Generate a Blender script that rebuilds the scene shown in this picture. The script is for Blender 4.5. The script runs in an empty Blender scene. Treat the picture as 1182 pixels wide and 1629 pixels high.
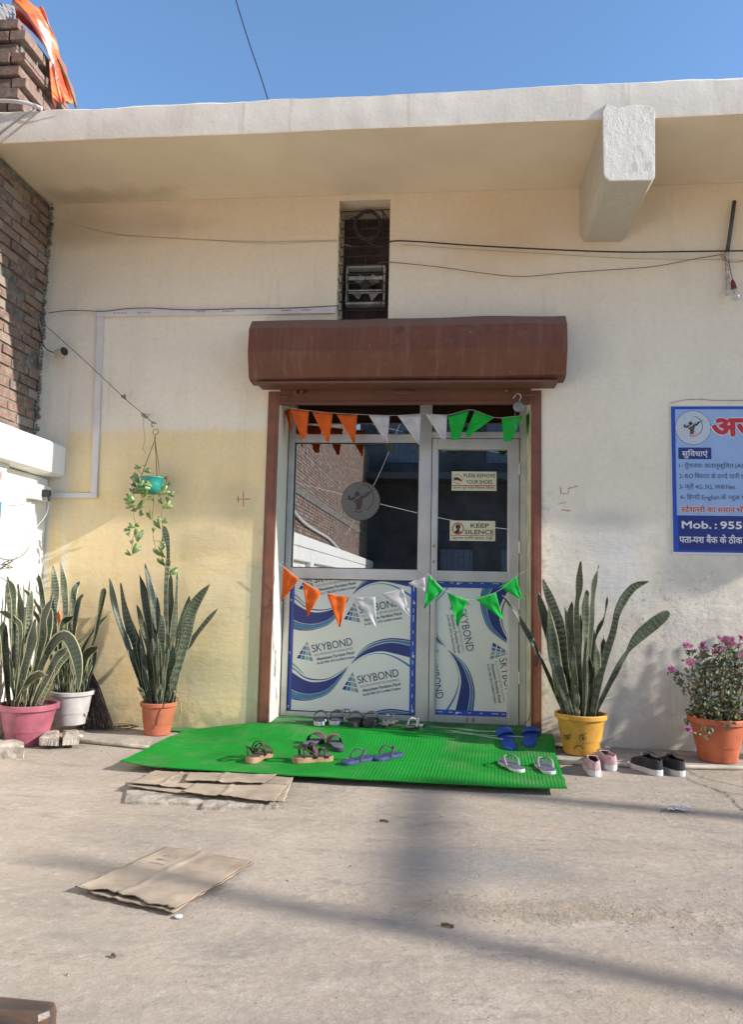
import bpy, bmesh, math, random
from mathutils import Vector, Matrix, noise as mnoise
R = math.radians
S = bpy.context.scene
random.seed(7)
# ------------------------------------------------------------------ camera
CAM = Vector((0, -5.5, 1.095)); YAW, PITCH, ROLL = R(5.8), R(5.7), R(1.25)
FPX, PW, PH = 1200.0, 1182.0, 1629.0
fw = Vector((-math.sin(YAW)*math.cos(PITCH), math.cos(YAW)*math.cos(PITCH), math.sin(PITCH)))
r0 = Vector((math.cos(YAW), math.sin(YAW), 0)); u0 = r0.cross(fw)
cr = r0*math.cos(ROLL)+u0*math.sin(ROLL); cu = u0*math.cos(ROLL)-r0*math.sin(ROLL)
cd = bpy.data.cameras.new('camera'); cam = bpy.data.objects.new('camera', cd); S.collection.objects.link(cam)
cam.matrix_world = Matrix(((cr.x, cu.x, -fw.x, CAM.x), (cr.y, cu.y, -fw.y, CAM.y), (cr.z, cu.z, -fw.z, CAM.z), (0, 0, 0, 1)))
cd.sensor_fit = 'VERTICAL'; cd.sensor_height = 36; cd.lens = FPX/PH*36; cd.clip_end = 2000; cd.clip_start = .05
S.camera = cam
# ------------------------------------------------------------------ light
SUN = Vector((6.0, -1.0, 3.07)).normalized()
W = bpy.data.worlds.new("World"); S.world = W; W.use_nodes = True
wn = W.node_tree; bg = wn.nodes['Background']
sky = wn.nodes.new('ShaderNodeTexSky'); sky.sky_type = 'NISHITA'; sky.sun_disc = False
sky.sun_elevation = math.asin(SUN.z); sky.sun_rotation = math.atan2(SUN.x, SUN.y)
sky.air_density = 1.25; sky.dust_density = .15; sky.ozone_density = 5.2
wn.links.new(sky.outputs[0], bg.inputs[0]); bg.inputs[1].default_value = .14
sl = bpy.data.lights.new('sun', 'SUN'); sl.energy = 4.1; sl.angle = R(.5); sl.color = (1, .925, .83)
so = bpy.data.objects.new('sun', sl); S.collection.objects.link(so); so.rotation_euler = SUN.to_track_quat('Z', 'Y').to_euler()
so.location = (6, -6, 8)
S.view_settings.view_transform = 'Standard'; S.view_settings.look = 'None'; S.view_settings.exposure = .82; S.view_settings.gamma = 1

# ------------------------------------------------------------------ helpers
def ray(px, py): return cr*((px-591)/FPX)-cu*((py-814.5)/FPX)+fw
def at(px, py, Y=0.):            # point of the plane at depth Y that the photo shows there
    d = ray(px, py); return CAM+d*((Y-CAM.y)/d.y)
def gr(px, py, z=0.):            # point of the horizontal plane at height z
    d = ray(px, py); return CAM+d*((z-CAM.z)/d.z)
def sx_(px, py, X):              # point of the plane X = const
    d = ray(px, py); return CAM+d*((X-CAM.x)/d.x)
def z3(x, y): return (x/2.955, 830+y/2.955)
def z5(x, y): return (x/5.09, 900+y/5.09)
def z6(x, y): return (820+x/3.265, 860+y/3.265)

class NT:
    def __init__(s, name):
        s.m = bpy.data.materials.new(name); s.m.use_nodes = True; s.t = s.m.node_tree
        s.b = s.t.nodes['Principled BSDF']; s.out = s.t.nodes['Material Output']
        s._pos = None
    def n(s, k): return s.t.nodes.new('ShaderNode'+k)
    def l(s, a, b): s.t.links.new(a, b)
    def put(s, sock, v):
        if hasattr(v, 'is_output') or hasattr(v, 'links'): s.l(v, sock)
        elif isinstance(v, (tuple, list)) and len(v) == 3 and sock.type == 'RGBA': sock.default_value = (*v, 1)
        else: sock.default_value = v
    def pos(s):
        if s._pos is None: s._pos = s.n('NewGeometry').outputs['Position']
        return s._pos
    def xyz(s, v=None):
        k = s.n('SeparateXYZ'); s.l(v or s.pos(), k.inputs[0]); return k.outputs
    def scale(s, v, sc):
        k = s.n('Mapping'); s.l(v, k.inputs[0]); k.inputs['Scale'].default_value = sc; return k.outputs[0]
    def noise(s, sc, det=4, rough=.55, dist=0, v=None, stretch=None):
        v = v or s.pos()
        if stretch: v = s.scale(v, stretch)
        k = s.n('TexNoise'); s.l(v, k.inputs['Vector']); k.inputs['Scale'].default_value = sc
        k.inputs['Detail'].default_value = det; k.inputs['Roughness'].default_value = rough; k.inputs['Distortion'].default_value = dist
        return k.outputs[0]
    def ma(s, op, a, b=0., c=None):
        k = s.n('Math'); k.operation = op; s.put(k.inputs[0], a); s.put(k.inputs[1], b)
        if c is not None: s.put(k.inputs[2], c)
        return k.outputs[0]
    def mr(s, v, a, b, c=0., d=1.):
        k = s.n('MapRange'); k.interpolation_type = 'SMOOTHSTEP'; s.put(k.inputs[0], v)
        for i, q in enumerate((a, b, c, d)): k.inputs[i+1].default_value = q
        return k.outputs[0]
    def mix(s, f, a, b):
        k = s.n('Mix'); k.data_type = 'RGBA'; s.put(k.inputs[0], f); s.put(k.inputs[6], a); s.put(k.inputs[7], b); return k.outputs[2]
    def mul(s, *a):
        r = a[0]
        for q in a[1:]: r = s.ma('MULTIPLY', r, q)
        return r
    def blob(s, x, z, rx, rz, sub=2, wob=.35, sc=3.):   # soft-edged patch round a place on the surface
        o = s.xyz(); dx = s.ma('DIVIDE', s.ma('SUBTRACT', o[0], x), rx); dz = s.ma('DIVIDE', s.ma('SUBTRACT', o[sub], z), rz)
        d = s.ma('SQRT', s.ma('ADD', s.ma('MULTIPLY', dx, dx), s.ma('MULTIPLY', dz, dz)))
        d = s.ma('ADD', d, s.ma('MULTIPLY', s.ma('SUBTRACT', s.noise(sc), .5), wob*3))
        return s.mr(d, 1.35, .35)
    def bump(s, h, st=.3, dist=.01, prev=None):
        k = s.n('Bump'); s.put(k.inputs['Height'], h); k.inputs['Strength'].default_value = st; k.inputs['Distance'].default_value = dist
        if prev: s.l(prev, k.inputs['Normal'])
        return k.outputs[0]
    def done(s, col, rough=.8, bump=None, metal=0., spec=None):
        s.put(s.b.inputs['Base Color'], col); s.put(s.b.inputs['Roughness'], rough); s.b.inputs['Metallic'].default_value = metal
        if bump: s.l(bump, s.b.inputs['Normal'])
        if spec is not None: s.b.inputs['Specular IOR Level'].default_value = spec
        return s.m

def pm(name, col, rough=.6, var=.12, sc=8., bs=60., bst=.15, metal=0., spec=None, col2=None, obj_space=False, bd=.004):
    t = NT(name); v = None
    if obj_space: v = t.n('TexCoord').outputs['Object']
    f = t.noise(sc, 5, .6, v=v)
    c2 = col2 or tuple(min(1, c*(1-2.2*var)) for c in col)
    c1 = tuple(min(1, c*(1+var)) for c in col)
    c = t.mix(t.mr(f, .3, .7), c1, c2)
    return t.done(c, rough, t.bump(t.noise(bs, 4, v=v), bst, bd), metal, spec)

def obj(name, bm, mats, parent=None, smooth=False, bev=0., solid=0., world=True, loc=None):
    me = bpy.data.meshes.new(name); bm.to_mesh(me); bm.free()
    if not isinstance(mats, (list, tuple)): mats = [mats]
    for m in mats: me.materials.append(m)
    if smooth:
        for p in me.polygons: p.use_smooth = True
    o = bpy.data.objects.new(name, me); S.collection.objects.link(o)
    off = None
    if parent is not None:
        o.parent = parent
        if world:
            off = Vector(parent.location); pp = parent.parent
            while pp: off += Vector(pp.location); pp = pp.parent
    elif loc is not None:
        off = Vector(loc); o.location = loc
    if off is not None and off.length > 0: me.transform(Matrix.Translation(-off))
    if solid:
        q = o.modifiers.new('s', 'SOLIDIFY'); q.thickness = solid; q.offset = 0
    if bev:
        q = o.modifiers.new('b', 'BEVEL'); q.width = bev; q.segments = 2; q.limit_method = 'ANGLE'; q.angle_limit = R(40)
    return o
def tag(o, label, cat, group=None, kind=None):
    o['label'] = label; o['category'] = cat
    if group: o['group'] = group
    if kind: o['kind'] = kind
    return o
def thing(name, label, cat, loc=(0, 0, 0), group=None, rz=0):
    o = bpy.data.objects.new(name, None); S.collection.objects.link(o); o.location = loc; o.rotation_euler[2] = rz
    o.empty_display_size = .1
    return tag(o, label, cat, group)
BM = bmesh.new
def quad(bm, pts, mi=0):
    f = bm.faces.new([bm.verts.new(p) for p in pts]); f.material_index = mi; return f
def box(bm, x0, x1, y0, y1, z0, z1, mi=0, M=None):
    P = [(x0, y0, z0), (x1, y0, z0), (x1, y1, z0), (x0, y1, z0), (x0, y0, z1), (x1, y0, z1), (x1, y1, z1), (x0, y1, z1)]
    if M: P = [M@Vector(p) for p in P]
    v = [bm.verts.new(p) for p in P]
    for a in ((3, 2, 1, 0), (4, 5, 6, 7), (0, 1, 5, 4), (1, 2, 6, 5), (2, 3, 7, 6), (3, 0, 4, 7)):
        bm.faces.new([v[i] for i in a]).material_index = mi
    return v
def smoothline(pts, n=6):
    P = [Vector(p) for p in pts]
    if len(P) < 3: return [P[0].lerp(P[1], i/n) for i in range(n+1)]
    out = []
    for i in range(len(P)-1):
        a = P[max(i-1, 0)]; b = P[i]; c = P[i+1]; d = P[min(i+2, len(P)-1)]
        for k in range(n):
            t = k/n
            out.append(.5*((2*b)+(c-a)*t+(2*a-5*b+4*c-d)*t*t+(3*b-a-3*c+d)*t**3))
    out.append(P[-1]); return out
def tube(bm, pts, r, seg=8, mi=0, flat=1., sm=0):
    P = smoothline(pts, sm) if sm else [Vector(p) for p in pts]
    rings = []; prev = None
    for i, p in enumerate(P):
        t = (P[min(i+1, len(P)-1)]-P[max(i-1, 0)])
        t = t.normalized() if t.length > 1e-9 else Vector((0, 0, 1))
        if prev is None:
            a = Vector((0, 0, 1)) if abs(t.z) < .9 else Vector((1, 0, 0)); u = a.cross(t).normalized()
        else:
            u = (prev-t*prev.dot(t)).normalized()
        prev = u; w = t.cross(u)
        rr = r(i/(len(P)-1)) if callable(r) else r
        rings.append([bm.verts.new(p+(u*math.cos(a)+w*math.sin(a)*flat)*rr) for a in [2*math.pi*k/seg for k in range(seg)]])
    for a, b in zip(rings, rings[1:]):
        for k in range(seg): bm.faces.new((a[k], a[(k+1) % seg], b[(k+1) % seg], b[k])).material_index = mi
    bm.faces.new(rings[0][::-1]).material_index = mi; bm.faces.new(rings[-1]).material_index = mi
def lathe(bm, prof, c=(0, 0, 0), seg=40, mi=0, M=None):
    rings = []
    for r, z in prof:
        ring = []
        for k in range(seg):
            a = 2*math.pi*k/seg; p = Vector((r*math.cos(a), r*math.sin(a), z))
            if M: p = M@p
            ring.append(bm.verts.new(p+Vector(c)))
        rings.append(ring)
    for a, b in zip(rings, rings[1:]):
        for k in range(seg): bm.faces.new((a[k], a[(k+1) % seg], b[(k+1) % seg], b[k])).material_index = mi
    if prof[0][0] > 1e-4: bm.faces.new(rings[0][::-1]).material_index = mi
    if prof[-1][0] > 1e-4: bm.faces.new(rings[-1]).material_index = mi
def prism(bm, pts, d, mi=0):           # polygon (3-D points) extruded by vector d
    a = [bm.verts.new(p) for p in pts]; b = [bm.verts.new(Vector(p)+Vector(d)) for p in pts]; n = len(a)
    bm.faces.new(a[::-1]).material_index = mi; bm.faces.new(b).material_index = mi
    for i in range(n): bm.faces.new((a[i], a[(i+1) % n], b[(i+1) % n], b[i])).material_index = mi
def grid(bm, f, nu, nv, mi=0, uv=None):
    V = [[bm.verts.new(f(i/nu, j/nv)) for i in range(nu+1)] for j in range(nv+1)]
    for j in range(nv):
        for i in range(nu):
            fc = bm.faces.new((V[j][i], V[j][i+1], V[j+1][i+1], V[j+1][i])); fc.material_index = mi
            if uv:
                for lp, q in zip(fc.loops, ((i, j), (i+1, j), (i+1, j+1), (i, j+1))): lp[uv].uv = (q[0]/nu, q[1]/nv)
    return V
rnd = random.uniform

# flat graphics (printed things): shapes in u,v, then laid on a surface
_tc = {}
def text_shape(s, bold=0.):
    if (s, bold) in _tc: return _tc[(s, bold)]
    V, F, x = [], [], 0.
    for seg in s.split('|'):
        half = seg.startswith('~'); seg = seg.lstrip('~')
        if not seg: continue
        if seg == ' ': x += .25; continue
        c = bpy.data.curves.new('t', 'FONT'); c.body = seg; c.size = 1; c.resolution_u = 3
        o = bpy.data.objects.new('t', c); S.collection.objects.link(o); bpy.context.view_layer.update()
        me = bpy.data.meshes.new_from_object(o.evaluated_get(bpy.context.evaluated_depsgraph_get()))
        bpy.data.objects.remove(o); bpy.data.curves.remove(c)
        if not me.vertices: continue
        bm = BM(); bm.from_mesh(me); bpy.data.meshes.remove(me)
        x0 = min(v.co.x for v in bm.verts); x1 = max(v.co.x for v in bm.verts); w = x1-x0
        if half:
            w *= .68; bmesh.ops.bisect_plane(bm, geom=bm.verts[:]+bm.edges[:]+bm.faces[:], plane_co=(x0+w, 0, 0), plane_no=(1, 0, 0), clear_outer=True)
        bm.verts.index_update(); n = len(V)
        V += [(v.co.x-x0+x, v.co.y) for v in bm.verts]; F += [[n+v.index for v in f.verts] for f in bm.faces]; bm.free()
        x += w
    _tc[(s, bold)] = (V, F, x); return _tc[(s, bold)]
class Print:
    def __init__(s): s.bm = BM()
    def poly(s, pts, lay, mi):
        vs = [s.bm.verts.new((p[0], p[1], lay)) for p in pts]
        f = s.bm.faces.new(vs); f.material_index = mi; f.normal_update()
        if f.normal.z < 0: f.normal_flip()
        if len(vs) > 4: bmesh.ops.triangulate(s.bm, faces=[f])
    def band(s, top, bot, lay, mi, n=5):
        a = smoothline([(p[0], p[1], 0) for p in top], n); b = smoothline([(p[0], p[1], 0) for p in bot], n)
        m = 24
        def samp(L, t):
            q = t*(len(L)-1); i = min(int(q), len(L)-2); return L[i].lerp(L[i+1], q-i)
        for i in range(m):
            p = [samp(a, i/m), samp(a, (i+1)/m), samp(b, (i+1)/m), samp(b, i/m)]
            if abs((p[0]-p[2]).cross(p[1]-p[3]).z) < 1e-9: continue
            s.poly([(q.x, q.y) for q in p], lay, mi)
    def rect(s, x0, y0, x1, y1, lay, mi): s.poly([(x0, y0), (x1, y0), (x1, y1), (x0, y1)], lay, mi)
    def disc(s, x, y, r, lay, mi, r1=0, n=36):
        for k in range(n):
            a, b = 2*math.pi*k/n, 2*math.pi*(k+1)/n
            p = [(x+r*math.cos(a), y+r*math.sin(a)), (x+r*math.cos(b), y+r*math.sin(b))]
            p += [(x+r1*math.cos(b), y+r1*math.sin(b)), (x+r1*math.cos(a), y+r1*math.sin(a))] if r1 else [(x, y)]
            s.poly(p, lay, mi)
    def line(s, pts, w, lay, mi):
        P = [Vector((p[0], p[1])) for p in pts]
        for a, b in zip(P, P[1:]):
            d = (b-a).normalized(); n = Vector((-d.y, d.x))*w/2
            s.poly([a+n, b+n, b-n, a-n], lay, mi)
    def text(s, t, x, y, lay, mi, size=None, width=None, ang=0., bold=0.):
        if bold > 0:
            for i, (dx, dy) in enumerate(((-1, 0), (1, 0), (0, -1), (0, 1), (-.7, -.7), (.7, .7))): s.text(t, x+dx*bold*(size or width*.15), y+dy*bold*(size or width*.15), lay+(i+1)*.00004, mi, size, width, ang)
        V, F, w = text_shape(t); ky = size; kx = width/w if width else size
        if ky is None: ky = kx
        ca, sa = math.cos(ang), math.sin(ang)
        vs = [s.bm.verts.new((x+(a*kx)*ca-(b*ky)*sa, y+(a*kx)*sa+(b*ky)*ca, lay)) for a, b in V]
        for f in F:
            try: q = s.bm.faces.new([vs[i] for i in f])
            except ValueError: continue
            q.material_index = mi; q.normal_update()
            if q.normal.z < 0: q.normal_flip()
    def clip(s, x0, y0, x1, y1):
        for co, no in (((x0, 0, 0), (-1, 0, 0)), ((x1, 0, 0), (1, 0, 0)), ((0, y0, 0), (0, -1, 0)), ((0, y1, 0), (0, 1, 0))):
            bmesh.ops.bisect_plane(s.bm, geom=s.bm.verts[:]+s.bm.edges[:]+s.bm.faces[:], plane_co=co, plane_no=no, clear_outer=True)
    def lay(s, f):
        for v in s.bm.verts: v.co = f(v.co.x, v.co.y, v.co.z)
        return s.bm

# ------------------------------------------------------------------ materials
def wall_paint():
    t = NT('wall_paint'); o = t.xyz(); X, Z = o[0], o[2]
    n1 = t.noise(1.3, 5, .6); n2 = t.noise(6, 6, .65); n3 = t.noise(28, 5, .7); n4 = t.noise(2.2, 5, .65, stretch=(1.6, 1, .45))
    Xw = t.ma('ADD', X, t.ma('MULTIPLY', t.ma('SUBTRACT', n2, .5), .10)); Zw = t.ma('ADD', Z, t.ma('MULTIPLY', t.ma('SUBTRACT', n2, .5), .07))
    c = t.mix(t.mr(n1, .3, .7), (.83, .755, .625), (.76, .69, .565))
    c = t.mix(t.mr(Z, 2.9, 4.0), c, (.76, .61, .43))  # yellower toward the soffit, partly warm bounced light put into the paint
    c = t.mix(t.mul(t.mr(n4, .5, .78), .3), c, (.52, .47, .41))
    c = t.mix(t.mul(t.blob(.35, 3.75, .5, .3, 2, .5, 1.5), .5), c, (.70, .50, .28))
    # yellow distemper patch left of the door
    yel = t.mul(t.mr(Xw, -1.35, -1.39), t.mr(t.ma('ADD', Zw, t.ma('MULTIPLY', t.ma('SUBTRACT', n1, .5), .09)), 2.30, 2.21), t.mr(t.ma('MINIMUM', t.ma('ADD', t.ma('ADD', Xw, 2.93), t.ma('MULTIPLY', t.ma('SUBTRACT', n1, .5), .5)), 1.), -.03, .06))
    lowleft = t.mul(t.mr(X, -2.9, -2.96), t.mr(Zw, 1.80, 1.74), t.mr(Xw, -3.06, -3.02))
    yel = t.ma('MAXIMUM', yel, lowleft)
    yc = t.mix(t.mr(n4, .32, .68), (.84, .65, .335), (.77, .60, .34))
    yc = t.mix(t.mul(t.mr(t.noise(3.1, 5, .6), .52, .75), .7), yc, (.66, .47, .2))
    yc = t.mix(t.mul(t.blob(-1.58, 1.75, .2, .22, 2, .9, 4), .38), yc, (.46, .38, .19))
    yc = t.mix(t.mul(t.blob(-1.85, 1.38, .26, .12, 2, .9, 3), .45), yc, (.47, .37, .19))
    yc = t.mix(t.mul(t.blob(-1.75, .45, .3, .16), .4), yc, (.42, .4, .24))
    yc = t.mix(t.mul(t.mr(Zw, .34, .1), t.mr(n2, .42, .6), .7), yc, (.33, .33, .16))
    yc = t.mix(t.mul(t.mr(X, -1.47, -1.5, 1, 0), t.mr(Zw, 1.32, 1.2), .6), yc, (.43, .43, .28))
    yel = t.mul(yel, t.mr(t.noise(2.6, 8, .7), .2, .5, .72, 1.))
    c = t.mix(yel, c, yc)
    # worn grey plaster low on the right
    right = t.mr(X, .7, .8)
    low = t.mul(right, t.mr(t.ma('ADD', Z, t.ma('MULTIPLY', t.ma('SUBTRACT', n1, .5), .9)), 1.75, 1.35))
    c = t.mix(t.mul(low, .8), c, t.mix(t.mr(n2, .38, .62), (.72, .665, .565), (.60, .565, .50)))
    c = t.mix(t.mul(low, t.mr(t.noise(3.4, 8, .75), .5, .6), .75), c, (.80, .75, .65))
    c = t.mix(t.mul(t.blob(1.13, 1.5, .3, .18), .6), c, (.42, .43, .43))
    c = t.mix(t.mul(t.blob(1.2, 1.2, .22, .25), .6), c, (.53, .54, .57))
    c = t.mix(t.mul(low, t.mr(t.noise(9, 8, .78), .58, .64), .5), c, (.4, .38, .34))
    c = t.mix(t.mul(t.blob(1.55, 1.0, .45, .3), t.mr(n3, .56, .64), .75), c, (.26, .25, .23))
    c = t.mix(t.mul(t.mr(X, .69, .83, 1, 0), t.mr(X, .64, .66), t.mr(t.noise(14, 6, .7), .5, .62), t.mr(Z, 1.9, 1.7), .65), c, (.4, .34, .24))
    c = t.mix(t.mul(t.mr(Zw, .3, .05), right, .35), c, (.5, .45, .36))
    # smoky stain high in the left corner, small chips
    c = t.mix(t.mul(t.blob(-2.75, 3.90, .7, .15, 2, .7, 2.5), .5), c, (.4, .3, .2))
    c = t.mix(t.mul(t.mr(X, -2.9, -3.2), t.mr(n4, .45, .62), .35), c, (.38, .38, .36))
    c = t.mix(t.mul(t.mr(t.noise(45, 3, .6), .70, .73), .6), c, (.3, .26, .2))
    c = t.mix(t.mul(t.mr(n3, .35, .75), .18), c, (.4, .35, .27))
    dr = t.noise(5, 5, .6, stretch=(2.4, 1, .10)); c = t.mix(t.mul(t.mr(dr, .60, .68), t.mr(n1, .4, .6), .28), c, (.45, .38, .3))
    tw_ = t.noise(2.4, 7, .7, stretch=(.35, 1, 1.8)); c = t.mix(t.mr(tw_, .35, .65, 0, .16), c, (.78, .73, .64))
    b = t.bump(tw_, .3, .02, t.bump(n2, .25, .02)); b = t.bump(t.noise(70, 5, .7), .28, .004, b)
    b = t.bump(t.mul(t.blob(1.45, .95, .6, .45, 2, .5, 3), t.mr(t.noise(9, 8, .75), .50, .58)), .35, .005, b)
    return t.done(c, .88, b)
def white_wall():
    t = NT('lime_wash'); n1 = t.noise(2, 5, .6); n2 = t.noise(14, 5, .65)
    c = t.mix(t.mr(n1, .35, .7), (.80, .79, .75), (.74, .73, .68)); c = t.mix(t.mul(t.mr(n2, .55, .75), .4), c, (.62, .62, .6))
    return t.done(c, .85, t.bump(n2, .3, .01, t.bump(t.noise(60, 4), .2, .003)))
def slab_mat():
    t = NT('slab_paint'); n1 = t.noise(1.6, 5, .6); n2 = t.noise(13, 6, .7); st = t.noise(3., 5, .7, stretch=(2.2, 1, .25))
    c = t.mix(t.mr(n1, .35, .7), (.78, .725, .635), (.70, .65, .565)); c = t.mix(t.mul(t.mr(st, .52, .75), .4), c, (.52, .45, .38))
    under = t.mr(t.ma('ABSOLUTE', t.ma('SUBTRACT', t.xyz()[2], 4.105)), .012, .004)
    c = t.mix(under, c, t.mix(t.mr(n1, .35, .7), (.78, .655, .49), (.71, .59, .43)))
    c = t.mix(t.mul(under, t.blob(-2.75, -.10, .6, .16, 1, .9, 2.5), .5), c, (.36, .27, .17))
    c = t.mix(t.mul(t.mr(t.noise(50, 3), .70, .72), .5), c, (.3, .27, .23)); c = t.mix(t.mul(t.ma('SUBTRACT', 1., under), t.mr(t.noise(2.3, 4, .6, stretch=(2.6, 1, .12)), .655, .672), .25), c, (.36, .28, .22))
    return t.done(c, .85, t.bump(t.noise(7, 8, .72), .3, .012, t.bump(t.noise(80, 5, .7), .22, .003)))
def concrete():
    t = NT('yard_concrete'); o = t.xyz()
    n1 = t.noise(.9, 8, .66); n2 = t.noise(3.2, 9, .72, stretch=(.6, 1.25, 1)); n3 = t.noise(26, 6, .7); n4 = t.noise(140, 3, .6); n5 = t.noise(1.7, 8, .68, stretch=(.5, 1.4, 1))
    c = t.mix(t.mr(n1, .32, .68), (.435, .365, .295), (.335, .285, .235))
    c = t.mix(t.mul(t.mr(n2, .5, .72), .65), c, (.53, .465, .395)); c = t.mix(t.mul(t.mr(n2, .48, .3), .7), c, (.27, .24, .205))
    c = t.mix(t.mul(t.mr(n5, .55, .72), .45), c, (.43, .38, .33))
    c = t.mix(t.mul(t.mr(n5, .47, .33), .5), c, (.43, .35, .265))
    bl = t.noise(4.2, 9, .78, stretch=(.5, 1.5, 1)); c = t.mix(t.mul(t.mr(bl, .53, .63), .55), c, (.235, .215, .19)); c = t.mix(t.mul(t.mr(n3, .5, .68), .4), c, (.58, .51, .43)); c = t.mix(t.mul(t.mr(n3, .42, .3), .45), c, (.24, .21, .17))
    c = t.mix(t.mul(t.mr(n4, .6, .72), .35), c, (.26, .23, .2))
    c = t.mix(t.mul(t.mr(t.noise(.75, 5, .6, stretch=(1, 1.6, 1)), .5, .68), .4), c, (.40, .31, .225)); c = t.mix(t.mul(t.mr(t.noise(1.1, 6, .65, stretch=(.6, 1.7, 1)), .54, .68), .4), c, (.27, .25, .225))
    pa = gr(745, 1375); patch = t.blob(pa.x, pa.y, .42, .2, 1, .22, 5); c = t.mix(t.mul(patch, .65), c, (.25, .245, .235))
    ri = gr(860, 1450); ridge = t.blob(ri.x, ri.y, .85, .09, 1, 1.1, 3); c = t.mix(t.mul(ridge, t.mr(t.noise(6, 8, .75), .4, .6), .7), c, (.44, .35, .25))
    st = gr(260, 1330); c = t.mix(t.mul(t.blob(st.x, st.y, .6, .12, 1, .4, 3), .3), c, (.33, .29, .25))
    cr_ = t.n('TexVoronoi'); cr_.feature = 'DISTANCE_TO_EDGE'; cr_.inputs['Scale'].default_value = 9
    wv = t.n('VectorMath'); wv.operation = 'ADD'; nz = t.n('TexNoise'); nz.inputs['Scale'].default_value = 7; t.l(t.pos(), nz.inputs[0])
    sc = t.n('VectorMath'); sc.operation = 'SCALE'; sc.inputs['Scale'].default_value = .35; t.l(nz.outputs[1], sc.inputs[0]); t.l(sc.outputs[0], wv.inputs[0]); t.l(t.pos(), wv.inputs[1]); t.l(wv.outputs[0], cr_.inputs[0])
    crk = t.mul(t.mr(cr_.outputs[0], .03, .0), patch, t.mr(n3, .4, .6)); c = t.mix(t.mul(crk, .05), c, (.12, .11, .09))
    b = t.bump(n2, .6, .05); b = t.bump(n3, .6, .008, b); b = t.bump(n4, .3, .0025, b); b = t.bump(t.ma('ADD', t.mul(crk, -.1), t.mul(ridge, t.noise(18, 6, .75))), .9, .03, b)
    return t.done(c, .9, b)
def brick_mat():
    t = NT('old_brick'); a = t.n('Attribute'); a.attribute_name = 'rnd'; f = a.outputs['Fac']
    r = t.n('ValToRGB'); t.l(f, r.inputs[0]); e = r.color_ramp.elements
    e[0].position = 0; e[0].color = (.135, .09, .075, 1); e[1].position = 1; e[1].color = (.27, .235, .205, 1)
    for p, cc in ((.3, (.225, .13, .095, 1)), (.55, (.18, .11, .085, 1)), (.8, (.26, .165, .12, 1))): q = e.new(p); q.color = cc
    n = t.noise(22, 5, .7); c = t.mix(t.mul(t.mr(n, .42, .66), .75), r.outputs[0], (.27, .24, .21)); c = t.mix(t.mul(t.mr(t.noise(7, 4), .5, .7), .4), c, (.15, .1, .08))
    return t.done(c, .92, t.bump(n, .35, .006, t.bump(t.noise(90, 4), .4, .003)))
def leaf_mat(name, margin):
    t = NT(name); uv = t.n('UVMap').outputs[0]; u = t.xyz(uv)[0]; v = t.xyz(uv)[1]
    n = t.noise(4, 3, .6, v=t.scale(uv, (2.5, 10, 1)))
    w = t.n('TexWave'); w.bands_direction = 'Y'; w.inputs['Scale'].default_value = 9; w.inputs['Distortion'].default_value = 7; w.inputs['Detail'].default_value = 3; w.inputs['Detail Scale'].default_value = 2.2
    t.l(t.scale(uv, (.5, 1, 1)), w.inputs[0])
    oi = t.n('ObjectInfo')
    a = t.n('Attribute'); a.attribute_name = 'rnd'
    band = t.mr(w.outputs[0], .2, .65)
    dark = t.mix(a.outputs['Fac'], (.020, .030, .018), (.04, .053, .031)); lite = t.mix(t.ma('POWER', a.outputs['Fac'], 2.2), (.055, .068, .045), (.23, .25, .175))
    c = t.mix(t.mul(band, t.mr(n, .3, .6, .35, .9)), dark, lite)
    c = t.mix(t.mr(n, .55, .75, 0, .45), c, (.07, .11, .065))
    ed = t.ma('ABSOLUTE', t.ma('SUBTRACT', u, .5))
    if margin: c = t.mix(t.mr(ed, .395, .435), c, (.40, .375, .21))
    else: c = t.mix(t.mr(ed, .44, .48, 0, .7), c, (.36, .36, .20))
    c = t.mix(t.mr(v, .975, .995), c, (.3, .22, .12))
    return t.done(c, .42, t.bump(t.noise(30, 3, v=t.scale(uv, (8, 2, 1))), .15, .002), spec=.4)

M_wall = wall_paint(); M_white = white_wall(); M_slab = slab_mat(); M_ground = concrete(); M_brick = brick_mat()
M_mortar = pm('mortar', (.2, .182, .16), .95, .25, 9, 40, .6, bd=.01)
M_brown = pm('brown_enamel', (.14, .055, .035), .55, .08, 3, 25, .1)
M_rust = pm('brown_rail_enamel', (.20, .072, .042), .45, .12, 6, 30, .15)
M_alu = pm('aluminium', (.56, .56, .57), .38, .07, 3, 90, .05, metal=.55)
M_rubber = pm('black_gasket', (.02, .02, .02), .6, .05)
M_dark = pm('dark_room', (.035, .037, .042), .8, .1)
M_pvc = pm('white_pvc', (.66, .635, .62), .45, .05, 4, 30, .05)
M_black = pm('black_plastic', (.015, .015, .016), .45, .05)
M_cable = pm('black_cable', (.02, .018, .018), .5, .05)
M_redwire = pm('red_wire', (.19, .07, .05), .5, .1)
M_twine = pm('twine', (.26, .19, .12), .8, .15)
M_faint = pm('painted_over_wire', (.42, .34, .25), .8, .1)
M_rope = pm('brown_cord', (.20, .13, .07), .8, .2)
M_metalgrey = pm('grey_metal', (.33, .33, .33), .42, .12, metal=.7)
M_chrome = pm('steel', (.5, .5, .5), .3, .05, metal=.9)
M_grille = pm('grille_iron', (.03, .028, .028), .6, .1)
M_navy = pm('print_navy', (.018, .033, .20), .4, .04, bst=.02)
M_blue = pm('print_blue', (.025, .075, .42), .35, .04, bst=.02)
M_skyprint = pm('print_light_blue', (.30, .44, .70), .35, .03, bst=.02)
M_teal = pm('print_teal', (.06, .20, .37), .4, .05, bst=.02)
M_print_white = pm('print_white', (.70, .70, .70), .4, .03, bst=.02)
M_panel = pm('panel_film', (.72, .72, .68), .38, .035, 1.5, 30, .03)
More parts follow.
